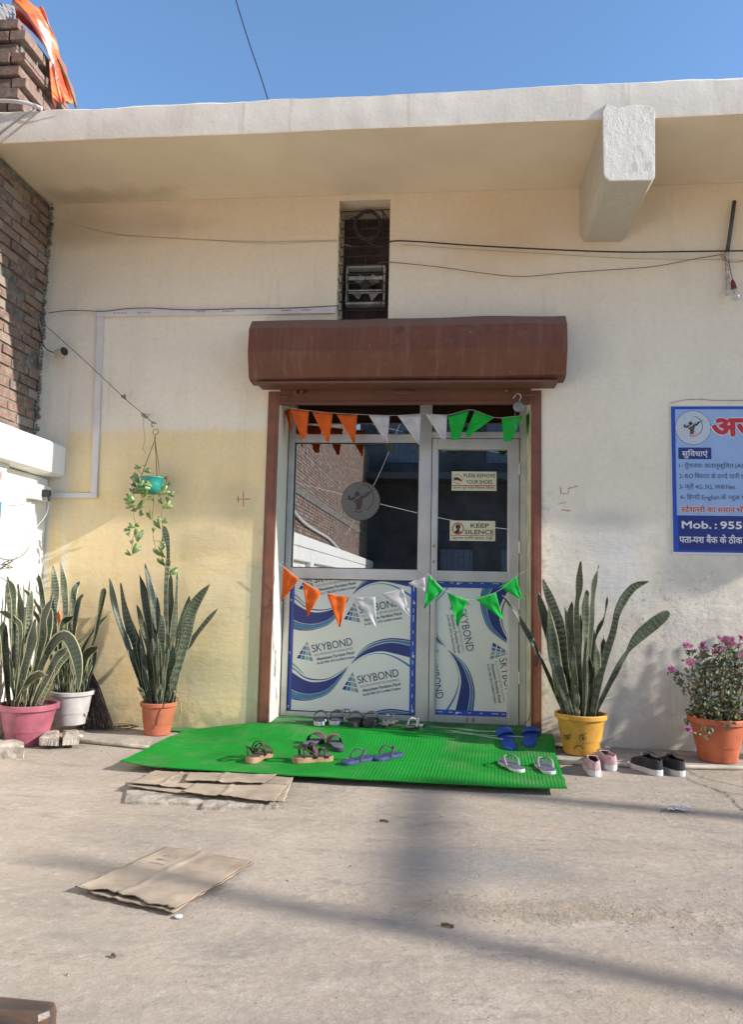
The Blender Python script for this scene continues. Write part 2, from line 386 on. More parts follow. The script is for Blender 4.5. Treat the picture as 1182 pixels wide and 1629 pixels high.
M_ink = pm('print_ink', (.035, .045, .13), .4, .02, bst=.02)
M_inkgrey = pm('print_grey', (.23, .25, .30), .4, .02, bst=.02)
M_red = pm('print_red', (.50, .03, .045), .4, .03, bst=.02)
M_blackink = pm('print_black', (.03, .028, .03), .45, .02, bst=.02)
M_skin = pm('print_brown', (.13, .07, .05), .45, .1, bst=.02)
M_cream = pm('sign_cream', (.60, .59, .43), .45, .03, bst=.02)
M_mintri = pm('print_mint', (.28, .42, .42), .4, .03, bst=.02)
def glass_mat(name, refl, tint):
    t = NT(name); g = t.n('BsdfGlossy'); g.inputs['Roughness'].default_value = .0; g.inputs['Color'].default_value = (.93, .96, 1, 1)
    tr = t.n('BsdfTransparent'); tr.inputs['Color'].default_value = (*tint, 1); mx = t.n('MixShader'); lw = t.n('LayerWeight'); lw.inputs[0].default_value = .35
    t.put(mx.inputs[0], t.ma('ADD', t.ma('MULTIPLY', lw.outputs[0], .5), refl)); t.l(tr.outputs[0], mx.inputs[1]); t.l(g.outputs[0], mx.inputs[2]); t.l(mx.outputs[0], t.out.inputs[0])
    return t.m
M_glass = glass_mat('tinted_glass', .42, (.22, .24, .27))
M_bulb = glass_mat('bulb_glass', .12, (.82, .84, .86))
def cloth(name, c, tr=.25):
    t = NT(name); n = t.noise(200, 2); col = t.mix(t.mr(t.noise(12, 3), .3, .7), c, tuple(q*.85 for q in c))
    d = t.n('BsdfDiffuse'); tl = t.n('BsdfTranslucent'); t.put(d.inputs[0], col); t.put(tl.inputs[0], col); mx = t.n('MixShader'); mx.inputs[0].default_value = tr
    b = t.bump(n, .2, .001); t.l(b, d.inputs['Normal']); t.l(d.outputs[0], mx.inputs[1]); t.l(tl.outputs[0], mx.inputs[2]); t.l(mx.outputs[0], t.out.inputs[0]); return t.m
M_fo = cloth('orange_felt', (.80, .16, .035)); M_fw = cloth('white_felt', (.66, .65, .68)); M_fg = cloth('green_felt', (.03, .50, .08))
M_card = pm('cardboard', (.40, .325, .245), .88, .14, 5, 30, .4)
M_cardprint = pm('faded_cardboard_print', (.27, .225, .18), .88, .3, 30)
M_cardedge = pm('cardboard_edge', (.15, .10, .065), .9, .2, 30)
M_stone = pm('rough_stone', (.42, .37, .31), .95, .2, 12, 45, .8, bd=.01)
M_soil = pm('potting_soil', (.07, .05, .035), .95, .3, 30, 60, .8)
M_wood = pm('old_wood', (.10, .065, .045), .42, .3, 6, 30, .2, col2=(.045, .035, .03))
M_stem = pm('green_stem', (.14, .19, .07), .6, .2)
M_drystem = pm('dry_stem', (.17, .12, .07), .8, .25)
M_broom = pm('broom_fibre', (.13, .09, .07), .85, .3, 30)

# ================================================================== SETTING
bm = BM(); grid(bm, lambda u, v: Vector((-150+300*u, -150+300*v, 0)), 30, 30)
g = obj('ground', bm, M_ground); g['kind'] = 'structure'
# jagged cracks in the yard floor
M_crack = pm('crack', (.07, .06, .05), .95)
bm = BM()
def crack(pts, w):
    P = smoothline([gr(*p) for p in pts], 7); random.seed(int(pts[0][0]))
    Q = [p+Vector((rnd(-.012, .012), rnd(-.012, .012), .004)) for p in P]
    for i in range(len(Q)-1):
        a, b = Q[i], Q[i+1]; n = Vector((-(b-a).y, (b-a).x, 0)).normalized()*w*rnd(.4, 1)
        quad(bm, (a+n, b+n, b-n, a-n))
crack([(1088, 1222), (1115, 1236), (1140, 1243), (1182, 1252), (1215, 1262)], .0035)
crack([(1085, 1232), (1110, 1246), (1138, 1256), (1160, 1268), (1182, 1290), (1210, 1300)], .0035)
crack([(1138, 1256), (1160, 1262), (1190, 1266)], .003)
crack([(850, 1350), (880, 1354)], .002)
o = obj('cracks', bm, M_crack); o['kind'] = 'structure'

# ---------------- main building
B = thing('shop_building', 'low cream plastered shop building with flat white roof slab and glazed aluminium door', 'building')
bm = BM(); T = .42
box(bm, -3.6, -1.27, 0, T, -.05, 4.104); box(bm, .60, 12, 0, T, -.05, 4.104)
box(bm, -1.27, -.86, 0, T, 2.63, 4.104); box(bm, -.465, .60, 0, T, 2.63, 4.104); box(bm, -.86, -.465, 0, T, 2.63, 3.02); box(bm, -.86, -.465, 0, T, 4.06, 4.104)
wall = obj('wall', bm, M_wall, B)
# roof slab with a ragged cast edge
bm = BM(); random.seed(3); nx = 320; rows = []
prof = [(.0, 4.105), (-.83, 4.105), (-.835, 4.17), (-.838, 4.26), (-.834, 4.335), (-.815, 4.352), (-.5, 4.357), (6., 4.36)]
for i in range(nx+1):
    x = -4.2+16.2*i/nx; row = []
    for k, (y, z) in enumerate(prof):
        a = mnoise.noise(Vector((x*1.1, k*.9, 0))); b = mnoise.noise(Vector((x*9, k*1.7, 3))); dz = dy = 0
        if k in (4, 5): dz = a*.012+b*.008+.007*max(0, mnoise.noise(Vector((x*23, 1, 0))))+.010*round(2*mnoise.noise(Vector((x*3.1, 7, 0))))*.5; dy = b*.008
        elif k in (1,): dz = a*.010+b*.003; dy = b*.004
        elif k in (2, 3): dy = a*.006+b*.004
        if k in (3, 4, 5, 6): dz += .012*math.sin(x*.5)-.004*x*0
        row.append(bm.verts.new((x, y+dy, z+dz)))
    rows.append(row)
for a, b in zip(rows, rows[1:]):
    for k in range(len(prof)-1): bm.faces.new((a[k], b[k], b[k+1], a[k+1]))
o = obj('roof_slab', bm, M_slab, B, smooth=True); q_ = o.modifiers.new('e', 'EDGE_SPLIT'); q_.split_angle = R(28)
def beam_mat():
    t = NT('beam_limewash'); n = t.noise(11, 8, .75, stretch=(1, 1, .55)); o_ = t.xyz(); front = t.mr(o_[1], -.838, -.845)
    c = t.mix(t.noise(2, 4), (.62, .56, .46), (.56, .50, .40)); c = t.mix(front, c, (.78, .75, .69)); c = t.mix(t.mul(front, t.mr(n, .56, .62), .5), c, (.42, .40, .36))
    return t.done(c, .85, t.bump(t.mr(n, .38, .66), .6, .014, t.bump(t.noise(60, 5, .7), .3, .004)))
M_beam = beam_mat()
for bx in (.955, 6.55):
    bm = BM(); random.seed(5)
    pr = [(0, .06), (0, .43), (.045, .465), (.06, .48), (.255, .485), (.31, .47), (.318, .42), (.318, .0)]
    pr = [(0.03, -.055), (0, -.02), (.0, .40), (.012, .425), (.04, .45), (.30, .455), (.318, .435), (.322, -.0), (.30, -.04), (.2, -.06), (.1, -.05)]
    def ring(y, t): return [bm.verts.new((bx+a+mnoise.noise(Vector((a*9, d*9, y*5)))*.008, y, 4.13-d+(.025*mnoise.noise(Vector((a*14, 0, 0))) if d < 0 else 0))) for a, d in pr]
    n = 10; rr = [ring(-.85+.85*i/n, 1) for i in range(n+1)]
    for a, b in zip(rr, rr[1:]):
        for k in range(len(pr)-1): bm.faces.new((a[k], b[k], b[k+1], a[k+1]))
    bm.faces.new(rr[0])
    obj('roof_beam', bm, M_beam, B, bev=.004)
# ledge and threshold step
def ledge_mat():
    t = NT('ledge_concrete'); n = t.noise(5, 6, .7); c = t.mix(t.mr(n, .35, .65), (.40, .34, .28), (.30, .26, .215)); c = t.mix(t.mul(t.mr(t.noise(30, 4), .55, .7), .5), c, (.52, .47, .4))
    return t.done(c, .9, t.bump(n, .6, .015, t.bump(t.noise(60, 4), .4, .004)))
M_ledge = ledge_mat()
bm = BM()
def ledf(u, v):
    x = -3.3+9.3*u; y = -.435+.43*v+.02*mnoise.noise(Vector((x*2.3, v*2, 0)))*(1-v); z = .028+.005*mnoise.noise(Vector((x*5, v*6, 1)))
    if v < .01: z = -.01
    elif v < .1: z *= .9
    return Vector((x, y, z))
grid(bm, ledf, 190, 12); obj('ledge', bm, M_ledge, B, smooth=True)
bm = BM(); box(bm, -1.36, .69, -.17, .42, -.02, .092); obj('step', bm, M_ledge, B, bev=.015)
# room behind the glass
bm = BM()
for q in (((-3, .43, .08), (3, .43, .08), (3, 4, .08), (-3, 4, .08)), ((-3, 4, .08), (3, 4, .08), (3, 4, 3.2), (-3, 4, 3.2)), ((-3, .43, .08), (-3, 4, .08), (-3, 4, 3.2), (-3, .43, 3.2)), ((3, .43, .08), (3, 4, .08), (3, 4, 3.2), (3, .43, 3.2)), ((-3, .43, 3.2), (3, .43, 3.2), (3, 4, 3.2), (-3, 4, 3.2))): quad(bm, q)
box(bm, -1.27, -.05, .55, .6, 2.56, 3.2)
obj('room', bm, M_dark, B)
# ventilation opening: back board, iron grille
bm = BM(); box(bm, -.87, -.455, .30, .41, 2.9, 4.08); obj('vent_back', bm, pm('vent_brown', (.06, .038, .035), .8, .2), B)
bm = BM()
for i in range(14):
    z = 3.08+i*.0735; tube(bm, [(-.858, .12, z+rnd(-.004, .004)), (-.467, .12, z+rnd(-.004, .004))], .0045, 6)
for x in (-.80, -.66, -.53):
    for i in range(0, 13):
        if (i+int(x*100)) % 2: tube(bm, [(x, .122, 3.08+i*.0735), (x, .122, 3.08+(i+1)*.0735)], .0038, 6)
tube(bm, [(-.80, .115, 3.96), (-.62, .115, 4.045)], .005, 6); tube(bm, [(-.55, .115, 4.04), (-.49, .115, 3.96)], .005, 6)
for i in range(9): tube(bm, [(-.855, .10, 3.07+i*.11), (-.848, .03, 3.09+i*.11), (-.855, .02, 3.12+i*.11)], .004, 5)
obj('window_grille', bm, M_grille, B)

# ---------------- roller shutter on the building
def shut_mat():
    t = NT('shutter_enamel'); n = t.noise(2.5, 4, .6); c = t.mix(t.mr(n, .3, .7), (.165, .064, .039), (.135, .052, .033))
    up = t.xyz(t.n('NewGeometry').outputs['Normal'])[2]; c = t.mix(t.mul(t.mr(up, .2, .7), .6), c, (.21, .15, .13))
    c = t.mix(t.mul(t.mr(t.noise(34, 2, .5), .76, .77), .6), c, (.5, .4, .32)); c = t.mix(t.mul(t.mr(t.noise(9, 5, .7), .52, .72), .4), c, (.2, .12, .09)); c = t.mix(t.mul(t.mr(t.noise(6, 6, .7, stretch=(2.5, 1, .15)), .5, .68), .35), c, (.24, .16, .12)); c = t.mix(t.mul(t.mr(t.noise(4, 6, .7), .6, .7), .5), c, (.07, .03, .025))
    return t.done(c, .55, t.bump(t.noise(4.5, 4, .6), .6, .03, t.bump(t.noise(60, 4), .15, .002)), spec=.25)
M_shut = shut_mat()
bm = BM(); random.seed(11)
prof = [(-.005, 3.05), (-.225, 3.028), (-.295, 2.945), (-.312, 2.768), (-.245, 2.592), (-.205, 2.575), (-.10, 2.572)]
for a0, a1 in [(0, 1)]:
    nx = 26; rows = []
    for i in range(nx+1):
        x = -1.455+2.27*i/nx; e = (abs(i/nx-.5)*2)**14
        rows.append([bm.verts.new((x, y+.012*mnoise.noise(Vector((x*2.5, k*2, 0)))*(k > 0), z+.012*i/nx+.009*mnoise.noise(Vector((x*2, k*3, 5))))) for k, (y, z) in enumerate(prof)])
    for a, b in zip(rows, rows[1:]):
        for k in range(len(prof)-1): bm.faces.new((a[k+1], b[k+1], b[k], a[k]))
    for r_, fl in ((rows[0], 0), (rows[-1], 1)): f = bm.faces.new(r_ if fl else r_[::-1])
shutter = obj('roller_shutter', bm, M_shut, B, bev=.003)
bm = BM(); box(bm, -1.40, .76, -.24, -.06, 2.553, 2.5705); obj('lower_flange', bm, M_brown, shutter, bev=.003)
for xa, xb in ((-1.362, -1.276), (.597, .672)):
    bm = BM(); box(bm, xa, xb, -.014, -.0015, .0, 2.552); box(bm, xa+.02, xb-.02, -.018, -.0141, .02, 2.55); obj('guide_rail', bm, M_rust, shutter, bev=.004)
bm = BM()
box(bm, -1.272, .594, -.012, .028, 2.455, 2.632); box(bm, -1.272, .594, -.022, -.0125, 2.455, 2.475); box(bm, -1.272, .594, -.02, -.0125, 2.60, 2.612)
box(bm, -1.285, -1.20, -.03, -.0225, 2.50, 2.516); box(bm, .50, .655, -.05, -.0435, 2.502, 2.522)
for x in (-1.15, -1.10, .42): lathe(bm, [(.016, 0), (.018, .02), (.01, .03)], (x, -.022, 2.545), 12, M=Matrix.Rotation(R(90), 3, 'X').to_4x4())
lathe(bm, [(.075, 0), (.07, .012), (.04, .016)], (-.33, -.0125, 2.545), 24, M=Matrix.Rotation(R(90), 3, 'X').to_4x4()@Matrix.Diagonal((1, .28, 1, 1)))
obj('bottom_bar', bm, M_brown, shutter, bev=.003)

# ---------------- aluminium partition and door
Y0 = .31; Y1 = .36
bm = BM()
def bar(x0, x1, z0, z1, d=0., mi=0): box(bm, x0, x1, Y0-d, Y1, z0, z1, mi)
bar(-1.262, -1.215, .093, 2.60); bar(-.226, -.128, .093, 2.60); bar(.548, .598, .093, 2.60)
bar(-1.2145, -.2265, .093, .138, .004); bar(-1.2145, -.2265, 1.152, 1.236, .004); bar(-1.2145, -.2265, 2.226, 2.292, .004); bar(-.1275, .5475, 2.262, 2.312, .004); bar(-1.2145, -.2265, 2.56, 2.60, -.003); bar(-.1275, .5475, 2.56, 2.60, -.003)
part = obj('glazed_partition', bm, M_alu, B, bev=.003)
bm = BM()
for x0, x1, z0, z1 in ((-1.2145, -.2265, .138, .144), (-1.2145, -.2265, 1.146, 1.152), (-1.2145, -.2265, 1.236, 1.242), (-1.2145, -1.209, .145, 1.145), (-.232, -.2265, .145, 1.145), (-1.2145, -1.209, 1.243, 2.22), (-.232, -.2265, 1.243, 2.22), (-1.2145, -.2265, 2.22, 2.226)): box(bm, x0, x1, .322, .345, z0, z1)
obj('gasket', bm, M_rubber, part)
def pane(x0, x1, z0, z1, par, nm='window_pane'):
    b = BM(); quad(b, ((x0, .336, z0), (x1, .336, z0), (x1, .336, z1), (x0, .336, z1))); obj(nm, b, M_glass, par)
pane(-1.213, -.228, 1.238, 2.224, part); pane(-1.213, -.228, 2.294, 2.558, part, 'transom_pane'); pane(-.127, .547, 2.314, 2.558, part, 'transom_pane')
bm = BM()
bar(-.122, -.084, .10, 2.256, .012); bar(.466, .542, .10, 2.256, .012); bar(-.0835, .4655, .10, .154, .012); bar(-.0835, .4655, 1.152, 1.234, .012); bar(-.0835, .4655, 2.176, 2.256, .012)
for x0, x1, z0, z1 in ((-.0835, -.074, .154, 1.152), (.456, .4655, .154, 1.152), (-.0835, -.076, 1.234, 2.176), (.458, .4655, 1.234, 2.176)): box(bm, x0, x1, .308, .35, z0, z1)
door = obj('door', bm, M_alu, B, bev=.003)
pane(-.0755, .4575, 1.236, 2.175, door, 'door_pane')
for zc in (.45, 1.0, 1.42, 2.02):
    bm = BM()
    for k in range(3): tube(bm, [(.545, .288, zc-.045+k*.031), (.545, .288, zc-.017+k*.031)], .007, 8)
    obj('hinge', bm, M_alu, door)
for z in (1.30, 1.42):
    bm = BM(); lathe(bm, [(.011, 0), (.011, .006), (.006, .009)], (-.103, .298, z), 14, M=Matrix.Rotation(R(90), 3, 'X').to_4x4()); obj('door_lock', bm, M_metalgrey, door)
M_stk = pm('brown_sticker', (.27, .2, .16), .7, .4, 60)
for x in (.155, .20): bm = BM(); box(bm, x, x+.016, .2960, .2978, .112, .142, 0); obj('worn_sticker', bm, M_stk, door)
# cream reveal strips beside the frame
bm = BM(); box(bm, .5985, .5998, .001, .31, .1, 2.45); obj('reveal_strip', bm, pm('cream_strip', (.62, .60, .40), .6), B)

# printed protective film with brand lettering, one design used on both panels
K = .000925    # metres per unit of the tracing
MI = [M_panel, M_navy, M_teal, M_ink, M_inkgrey, M_print_white, M_mintri, M_blue]
def sky_logo(P, u, v, L=3):
    a = -R(11.5)
    def q(x, y): return (u+x*math.cos(a)-y*math.sin(a), v+x*math.sin(a)+y*math.cos(a))
    # tile pyramid
    ap, bl, br = (-10, -95), (-125, 20), (20, 95)
    ap, bl, br = (-25, -100), (-150, 5), (-10, 80)
    n = 4
    for i in range(n):
        for j in range(4):
            f0, f1 = (i+.12)/n, (i+.92)/n; g0, g1 = (j+.1)/4, (j+.92)/4
            def w(f, g_):
                A = (ap[0]+(bl[0]-ap[0])*f, ap[1]+(bl[1]-ap[1])*f); Bq = (ap[0]+(br[0]-ap[0])*f, ap[1]+(br[1]-ap[1])*f)
                return q(A[0]+(Bq[0]-A[0])*g_, A[1]+(Bq[1]-A[1])*g_)
            mi = 1 if (j == 0 and i > 1) else (2 if j < 2 and i > 0 else (6 if j < 3 else 4))
            P.poly([w(f0, g0), w(f1, g0), w(f1, g1), w(f0, g1)], L*.0006, mi)
def put(P, s, u, v, width, size, mi, a, bold=0.):
    P.text(s, u, v, 3*.0006, mi, size=size, width=width, ang=a, bold=bold)
def film(k_rot, ox, oz, x0, x1, z0, z1, parent, stripes):
    P = Print(); a = -R(12)
    for k in (-2, -1, 0, 1, 2):
        dv = 575*k; du = -10*k*0
        def T(L): return [(p[0]-540+du, -(p[1]-765)-dv) for p in L]
        P.band(T([(-60, 740), (75, 842), (200, 905), (320, 902), (430, 858), (530, 780)]), T([(-60, 880), (65, 975), (150, 1003), (250, 1003), (380, 950), (530, 783)]), .0006, 1)
        P.band(T([(-60, 880), (65, 980), (150, 1006), (250, 1006), (380, 952), (520, 797)]), T([(-60, 960), (65, 1042), (160, 1054), (260, 1038), (390, 975), (520, 800)]), .0006, 2)
        P.band(T([(-60, 1000), (65, 1044), (160, 1056), (260, 1041), (390, 978), (520, 801)]), T([(-60, 1006), (65, 1052), (160, 1064), (260, 1048), (390, 985), (520, 804)]), .0012, 1)
        P.band(T([(-60, 740), (75, 800), (160, 862), (260, 884), (380, 868), (540, 765)]), T([(-60, 748), (75, 810), (160, 873), (260, 894), (380, 875), (540, 768)]), .0006, 1)
        P.band(T([(-60, 700), (75, 762), (120, 800), (170, 850)]), T([(-60, 720), (75, 785), (130, 830), (170, 852)]), .0006, 6)
        P.band(T([(560, 745), (650, 625), (750, 562), (900, 528), (1120, 550)]), T([(560, 748), (650, 632), (750, 572), (900, 540), (1120, 562)]), .0006, 1)
        P.band(T([(565, 742), (650, 640), (750, 577), (900, 543), (1120, 565)]), T([(565, 745), (650, 652), (750, 596), (900, 562), (1120, 600)]), .0006, 2)
        P.band(T([(560, 748), (650, 655), (750, 600), (900, 566), (1120, 604)]), T([(560, 752), (620, 702), (700, 662), (800, 640), (900, 652), (1120, 700)]), .0006, 1)
        P.band(T([(600, 730), (700, 672), (820, 655), (950, 690), (1120, 790)]), T([(600, 732), (700, 676), (820, 662), (950, 705), (1120, 815)]), .0006, 2)
        for (lu, lv) in ((225-540, -(640-765)-dv), (615-540, -(883-765)-dv)):
            b = -a
            def q(x, y): return (lu+x*math.cos(b)-y*math.sin(b), lv+x*math.sin(b)+y*math.cos(b))
            put(P, 'SKYBOND', *q(0, -28), 345, 92, 3, b)
            put(P, 'SOLUTION FOR BETTER BUILDINGS', *q(10, -62), 330, 26, 4, b)
            put(P, 'Aluminium Partition Panel', *q(25, -100), 318, 36, 3, b, .012)
            put(P, 'An ISO 9001 2015 Certified Company', *q(22, -132), 318, 27, 3, b, .01)
            ap, bl, br = q(-28, 75), q(-145, -50), q(-5, -105)
            n = 4
            for i in range(n):
                for j in range(n):
                    def w(f, g_):
                        A = (ap[0]+(bl[0]-ap[0])*f, ap[1]+(bl[1]-ap[1])*f); C = (ap[0]+(br[0]-ap[0])*f, ap[1]+(br[1]-ap[1])*f)
                        return (A[0]+(C[0]-A[0])*g_, A[1]+(C[1]-A[1])*g_)
                    f0, f1, g0, g1 = (i+.14)/n, (i+.94)/n, (j+.08)/n, (j+.9)/n
                    mi = 1 if (j == 0 and i > 1) else (2 if j < 2 and i > 0 else (6 if j < 3 else 4))
                    P.poly([w(f0, g0), w(f1, g0), w(f1, g1), w(f0, g1)], .0012, mi)
    for (a0, a1) in stripes:
        P.rect(a0, -3000, a1, 3000, .0024, 7)
        n = 0; v = -1200; m = (a0+a1)/2; random.seed(9)
        while v < 1200:                       # tiny white edge printing
            P.rect(m-7, v, m-2, v+rnd(14, 60), .003, 5); v += rnd(75, 100)
            n += 1
            if n % 5 == 0: P.rect(m-8, v-20, m+8, v, .003, 5); 
    P.rect(-3000, -3000, 3000, 3000, 0, 0)
    ca, sa = (1, 0) if not k_rot else (0, -1)
    for vv in P.bm.verts:
        u, v = vv.co.x*K, vv.co.y*K
        vv.co.x, vv.co.y = ox+u*ca-v*sa, oz+u*sa+v*ca
    P.clip(x0, z0, x1, z1)
    b = P.lay(lambda x, y, z: Vector((x, .330-z, y)))
    return obj('printed_panel', b, MI, parent)
c0 = at(450+540/5.14, 910+765/5.14, .33)
film(False, c0.x, c0.z, -1.213, -.228, .14, 1.15, part, ((-535, -478), (505, 560)))
c1 = at(709.8, 1030, .33)
film(True, c1.x, c1.z, -.0825, .4645, .155, 1.151, door, ((-560, -490), (500, 545)))

# ---------------- emblem and signs on the glass
def archer(P, cx, cz, r, lay, skin=0, ink=1):
    def p(L): return [(cx+a*r, cz+b*r) for a, b in L]
    P.poly(p([(-.10, .05), (.12, .18), (.22, .05), (.16, -.25), (.12, -.45), (-.12, -.45), (-.10, -.2), (-.22, -.05)]), lay, skin)   # torso
    P.poly(p([(-.10, .10), (-.30, -.02), (-.50, .02), (-.52, .12), (-.30, .08), (-.12, .22)]), lay+.0002, ink)                       # drawing arm
    P.poly(p([(.08, .20), (.30, .26), (.52, .44), (.60, .40), (.38, .15), (.15, .06)]), lay+.0002, ink)                              # bow arm
    P.disc(cx-.06*r, cz+.30*r, .12*r, lay+.0004, ink, n=18); P.disc(cx-.44*r, cz+.17*r, .07*r, lay+.0004, ink, n=14)
    arc = [(cx+r*(.10+.62*math.cos(t)*1.0), cz+r*(.12+.68*math.sin(t))) for t in [R(-58+k*136/18) for k in range(19)]]
    P.line(arc, r*.045, lay, ink); P.line([arc[0], (cx-.34*r, cz+.10*r), arc[-1]], r*.015, lay+.0002, ink); P.line([(cx-.34*r, cz+.10*r), (cx+.80*r, cz+.52*r)], r*.03, lay+.0006, ink)
    P.line(p([(-.15, -.5), (.0, -.58), (.22, -.52)]), r*.05, lay, skin)
e = at(574, 797, .33); P = Print()
P.disc(e.x, e.z, .153, 0, 0, n=48); P.disc(e.x, e.z, .153, .0006, 1, r1=.149, n=48); archer(P, e.x-.02, e.z+.005, .165, .0006, 2, 1)
o = obj('round_sticker', P.lay(lambda x, y, z: Vector((x, .330-z, y))), [pm('frosted_vinyl', (.12, .115, .115), .5, .05), M_blackink, pm('dark_brown_ink', (.05, .03, .022), .5, bst=.02)])
tag(o, 'round grey sticker of an archer drawing a bow on the window glass', 'sticker')
def frame_(px0, py0, px1, py1, Y): a = at(px0, py0, Y); b = at(px1, py1, Y); return a.x, b.z, b.x, a.z
x0, z0, x1, z1 = frame_(719, 750, 790, 781, .33); w, h = x1-x0, z1-z0; P = Print()
P.rect(x0, z0, x1, z1, 0, 0); P.line([(x0+.006, z0+h*.27), (x1-.008, z0+h*.27)], .0065, .0006, 2)
P.disc(x0+w*.135, z0+h*.60, h*.25, .0006, 2, r1=h*.225); sx0, sz0 = x0+w*.135, z0+h*.60
P.poly([(sx0-.028, sz0+.012), (sx0+.0, sz0+.014), (sx0+.034, sz0-.009), (sx0+.034, sz0-.014), (sx0+.01, sz0-.013), (sx0-.004, sz0-.006), (sx0-.026, sz0-.012)], .0012, 1)
P.text('PLESE REMOVE', x0+w*.27, z0+h*.70, .0006, 1, size=h*.27, width=w*.70, bold=.012); P.text('YOUR SHOES', x0+w*.32, z0+h*.37, .0006, 1, size=h*.27, width=w*.59, bold=.012)
P.text('कृपया| |जूते| |बाहर| |िनकाल| |दीिजए', x0+w*.03, z0+h*.10, .0006, 1, size=h*.16, width=w*.92, bold=.01)
o = obj('notice_plate', P.lay(lambda x, y, z: Vector((x, .328-z, y))), [M_cream, M_blackink, M_red], solid=0); tag(o, 'upper cream sticker sign asking to remove shoes on the door glass', 'sign', 'cream sticker signs on the door glass')
x0, z0, x1, z1 = frame_(716, 828, 788, 861, .33); w, h = x1-x0, z1-z0; P = Print()
P.rect(x0, z0, x1, z1, 0, 0); P.line([(x0+.006, z0+h*.26), (x1-.01, z0+h*.26)], .0055, .0006, 2)
cx_, cz_ = x0+w*.18, z0+h*.60; P.disc(cx_, cz_, h*.30, .0006, 2, r1=h*.24); P.disc(cx_, cz_+.014, .019, .0008, 1, n=20)
P.poly([(cx_-.028, cz_-.036), (cx_-.022, cz_-.018), (cx_-.008, cz_-.010), (cx_-.010, cz_+.004), (cx_+.010, cz_+.004), (cx_+.010, cz_-.010), (cx_+.024, cz_-.018), (cx_+.03, cz_-.036)], .0010, 1)
P.line([(cx_+.012, cz_-.03), (cx_+.02, cz_-.012)], .008, .0014, 0)
P.text('KEEP', x0+w*.46, z0+h*.66, .0006, 1, size=h*.30, width=w*.40, bold=.02); P.text('SILENCE', x0+w*.33, z0+h*.34, .0006, 1, size=h*.30, width=w*.64, bold=.02)
P.text('कृपया| |शांित| |बनाए| |रखें|।', x0+w*.06, z0+h*.08, .0006, 1, size=h*.15, width=w*.88, bold=.01)
o = obj('notice_plate', P.lay(lambda x, y, z: Vector((x, .328-z, y))), [M_cream, M_blackink, M_red]); tag(o, 'lower cream sticker sign reading KEEP SILENCE on the door glass', 'sign', 'cream sticker signs on the door glass')

# ---------------- side wall: brick above, white plaster below
SW = thing('side_wall', 'tall rough brick side wall with white plastered lower part', 'wall', (-3.2, -1, 0))
def bricks(name, parent, x, ylo, yhi, zlo, zhi, seed, mats, keep=None, depth=.11, L=.235, H=.078):
    random.seed(seed); bm = BM(); col = bm.loops.layers.float_color.new('rnd')
    nz = int((zhi-zlo)/H); k = 0
    for j in range(nz):
        z = zlo+j*H; y = ylo-(L/2 if j % 2 else 0)
        while y < yhi:
            a, b = max(y, ylo), min(y+L-.011, yhi); y += L
            if b-a < .03 or (keep and not keep((a+b)/2, z)): continue
            q_ = .45 if a < -2 else 1; j1 = rnd(-.014, .010)*q_ + (rnd(.0, .012) if random.random() < .12 else 0); r_ = random.random(); n0 = len(bm.faces)
            vs = box(bm, x-depth, x+j1, a+rnd(0, .004), b-rnd(0, .004), z+rnd(0, .004), z+H-.012-rnd(0, .005))
            bm.faces.ensure_lookup_table()
            for f in bm.faces[n0:]:
                for lp in f.loops: lp[col] = (r_, r_, r_, 1)
    return obj(name, bm, mats, parent)
bricks('brickwork', SW, -3.205, -24, -.004, 2.1, 4.09, 21, M_brick)
bricks('upper_brickwork', SW, -3.205, -24, -.88, 4.092, 6.4, 22, M_brick)
bm = BM(); box(bm, -3.6, -3.218, -24, -.004, 2.0, 4.095); box(bm, -3.6, -3.218, -24, -.87, 4.096, 6.45)
for (a, b, z0, z1) in ((-24, -.9, 3.05, 3.22),): box(bm, -3.21, -3.188, a, b, z0, z1)
obj('mortar', bm, M_mortar, SW)
bm = BM(); random.seed(4)
for i in range(60):                                # lumps of mortar squeezed out along the corner with the shop wall
    z = 2.2+i*.032; s_ = rnd(.006, .02); lathe(bm, [(.001, -s_), (s_, -s_*.4), (s_*.9, s_*.5), (.001, s_)], (-3.196+rnd(-.006, .012), -.012+rnd(-.01, .004), z), 6)
obj('mortar_joint', bm, M_mortar, SW)
bm = BM(); box(bm, -3.6, -3.07, -24, -.003, -.02, 1.879)
for i in range(6): box(bm, -3.0695, -2.955, -2.9-i*3.8, -2.45-i*3.8, -.02, 1.878)
box(bm, -3.0695, -2.975, -24, -2.4, -.02, .35); box(bm, -3.0695, -2.96, -24, -2.4, 1.60, 1.8785)
obj('plaster', bm, M_white, SW, bev=.02)
bm = BM()
def bandf(u, v):
    y = -24+23.998*(u**.5); z = [1.88, 1.884, 1.90, 2.11, 2.13, 2.135, 2.13][int(round(v*6))]; x = [-3.3, -2.975, -2.95, -2.952, -2.968, -3.1, -3.3][int(round(v*6))]
    q = mnoise.noise(Vector((y*2, v*3, 0)))*.006; return Vector((x+q*(v > .1), y, z+q))
grid(bm, bandf, 160, 6)
quad(bm, ((-3.3, -.0015, 1.88), (-2.96, -.0015, 1.886), (-2.955, -.0015, 2.12), (-3.3, -.0015, 2.13)))
obj('coping_band', bm, M_white, SW, smooth=False)

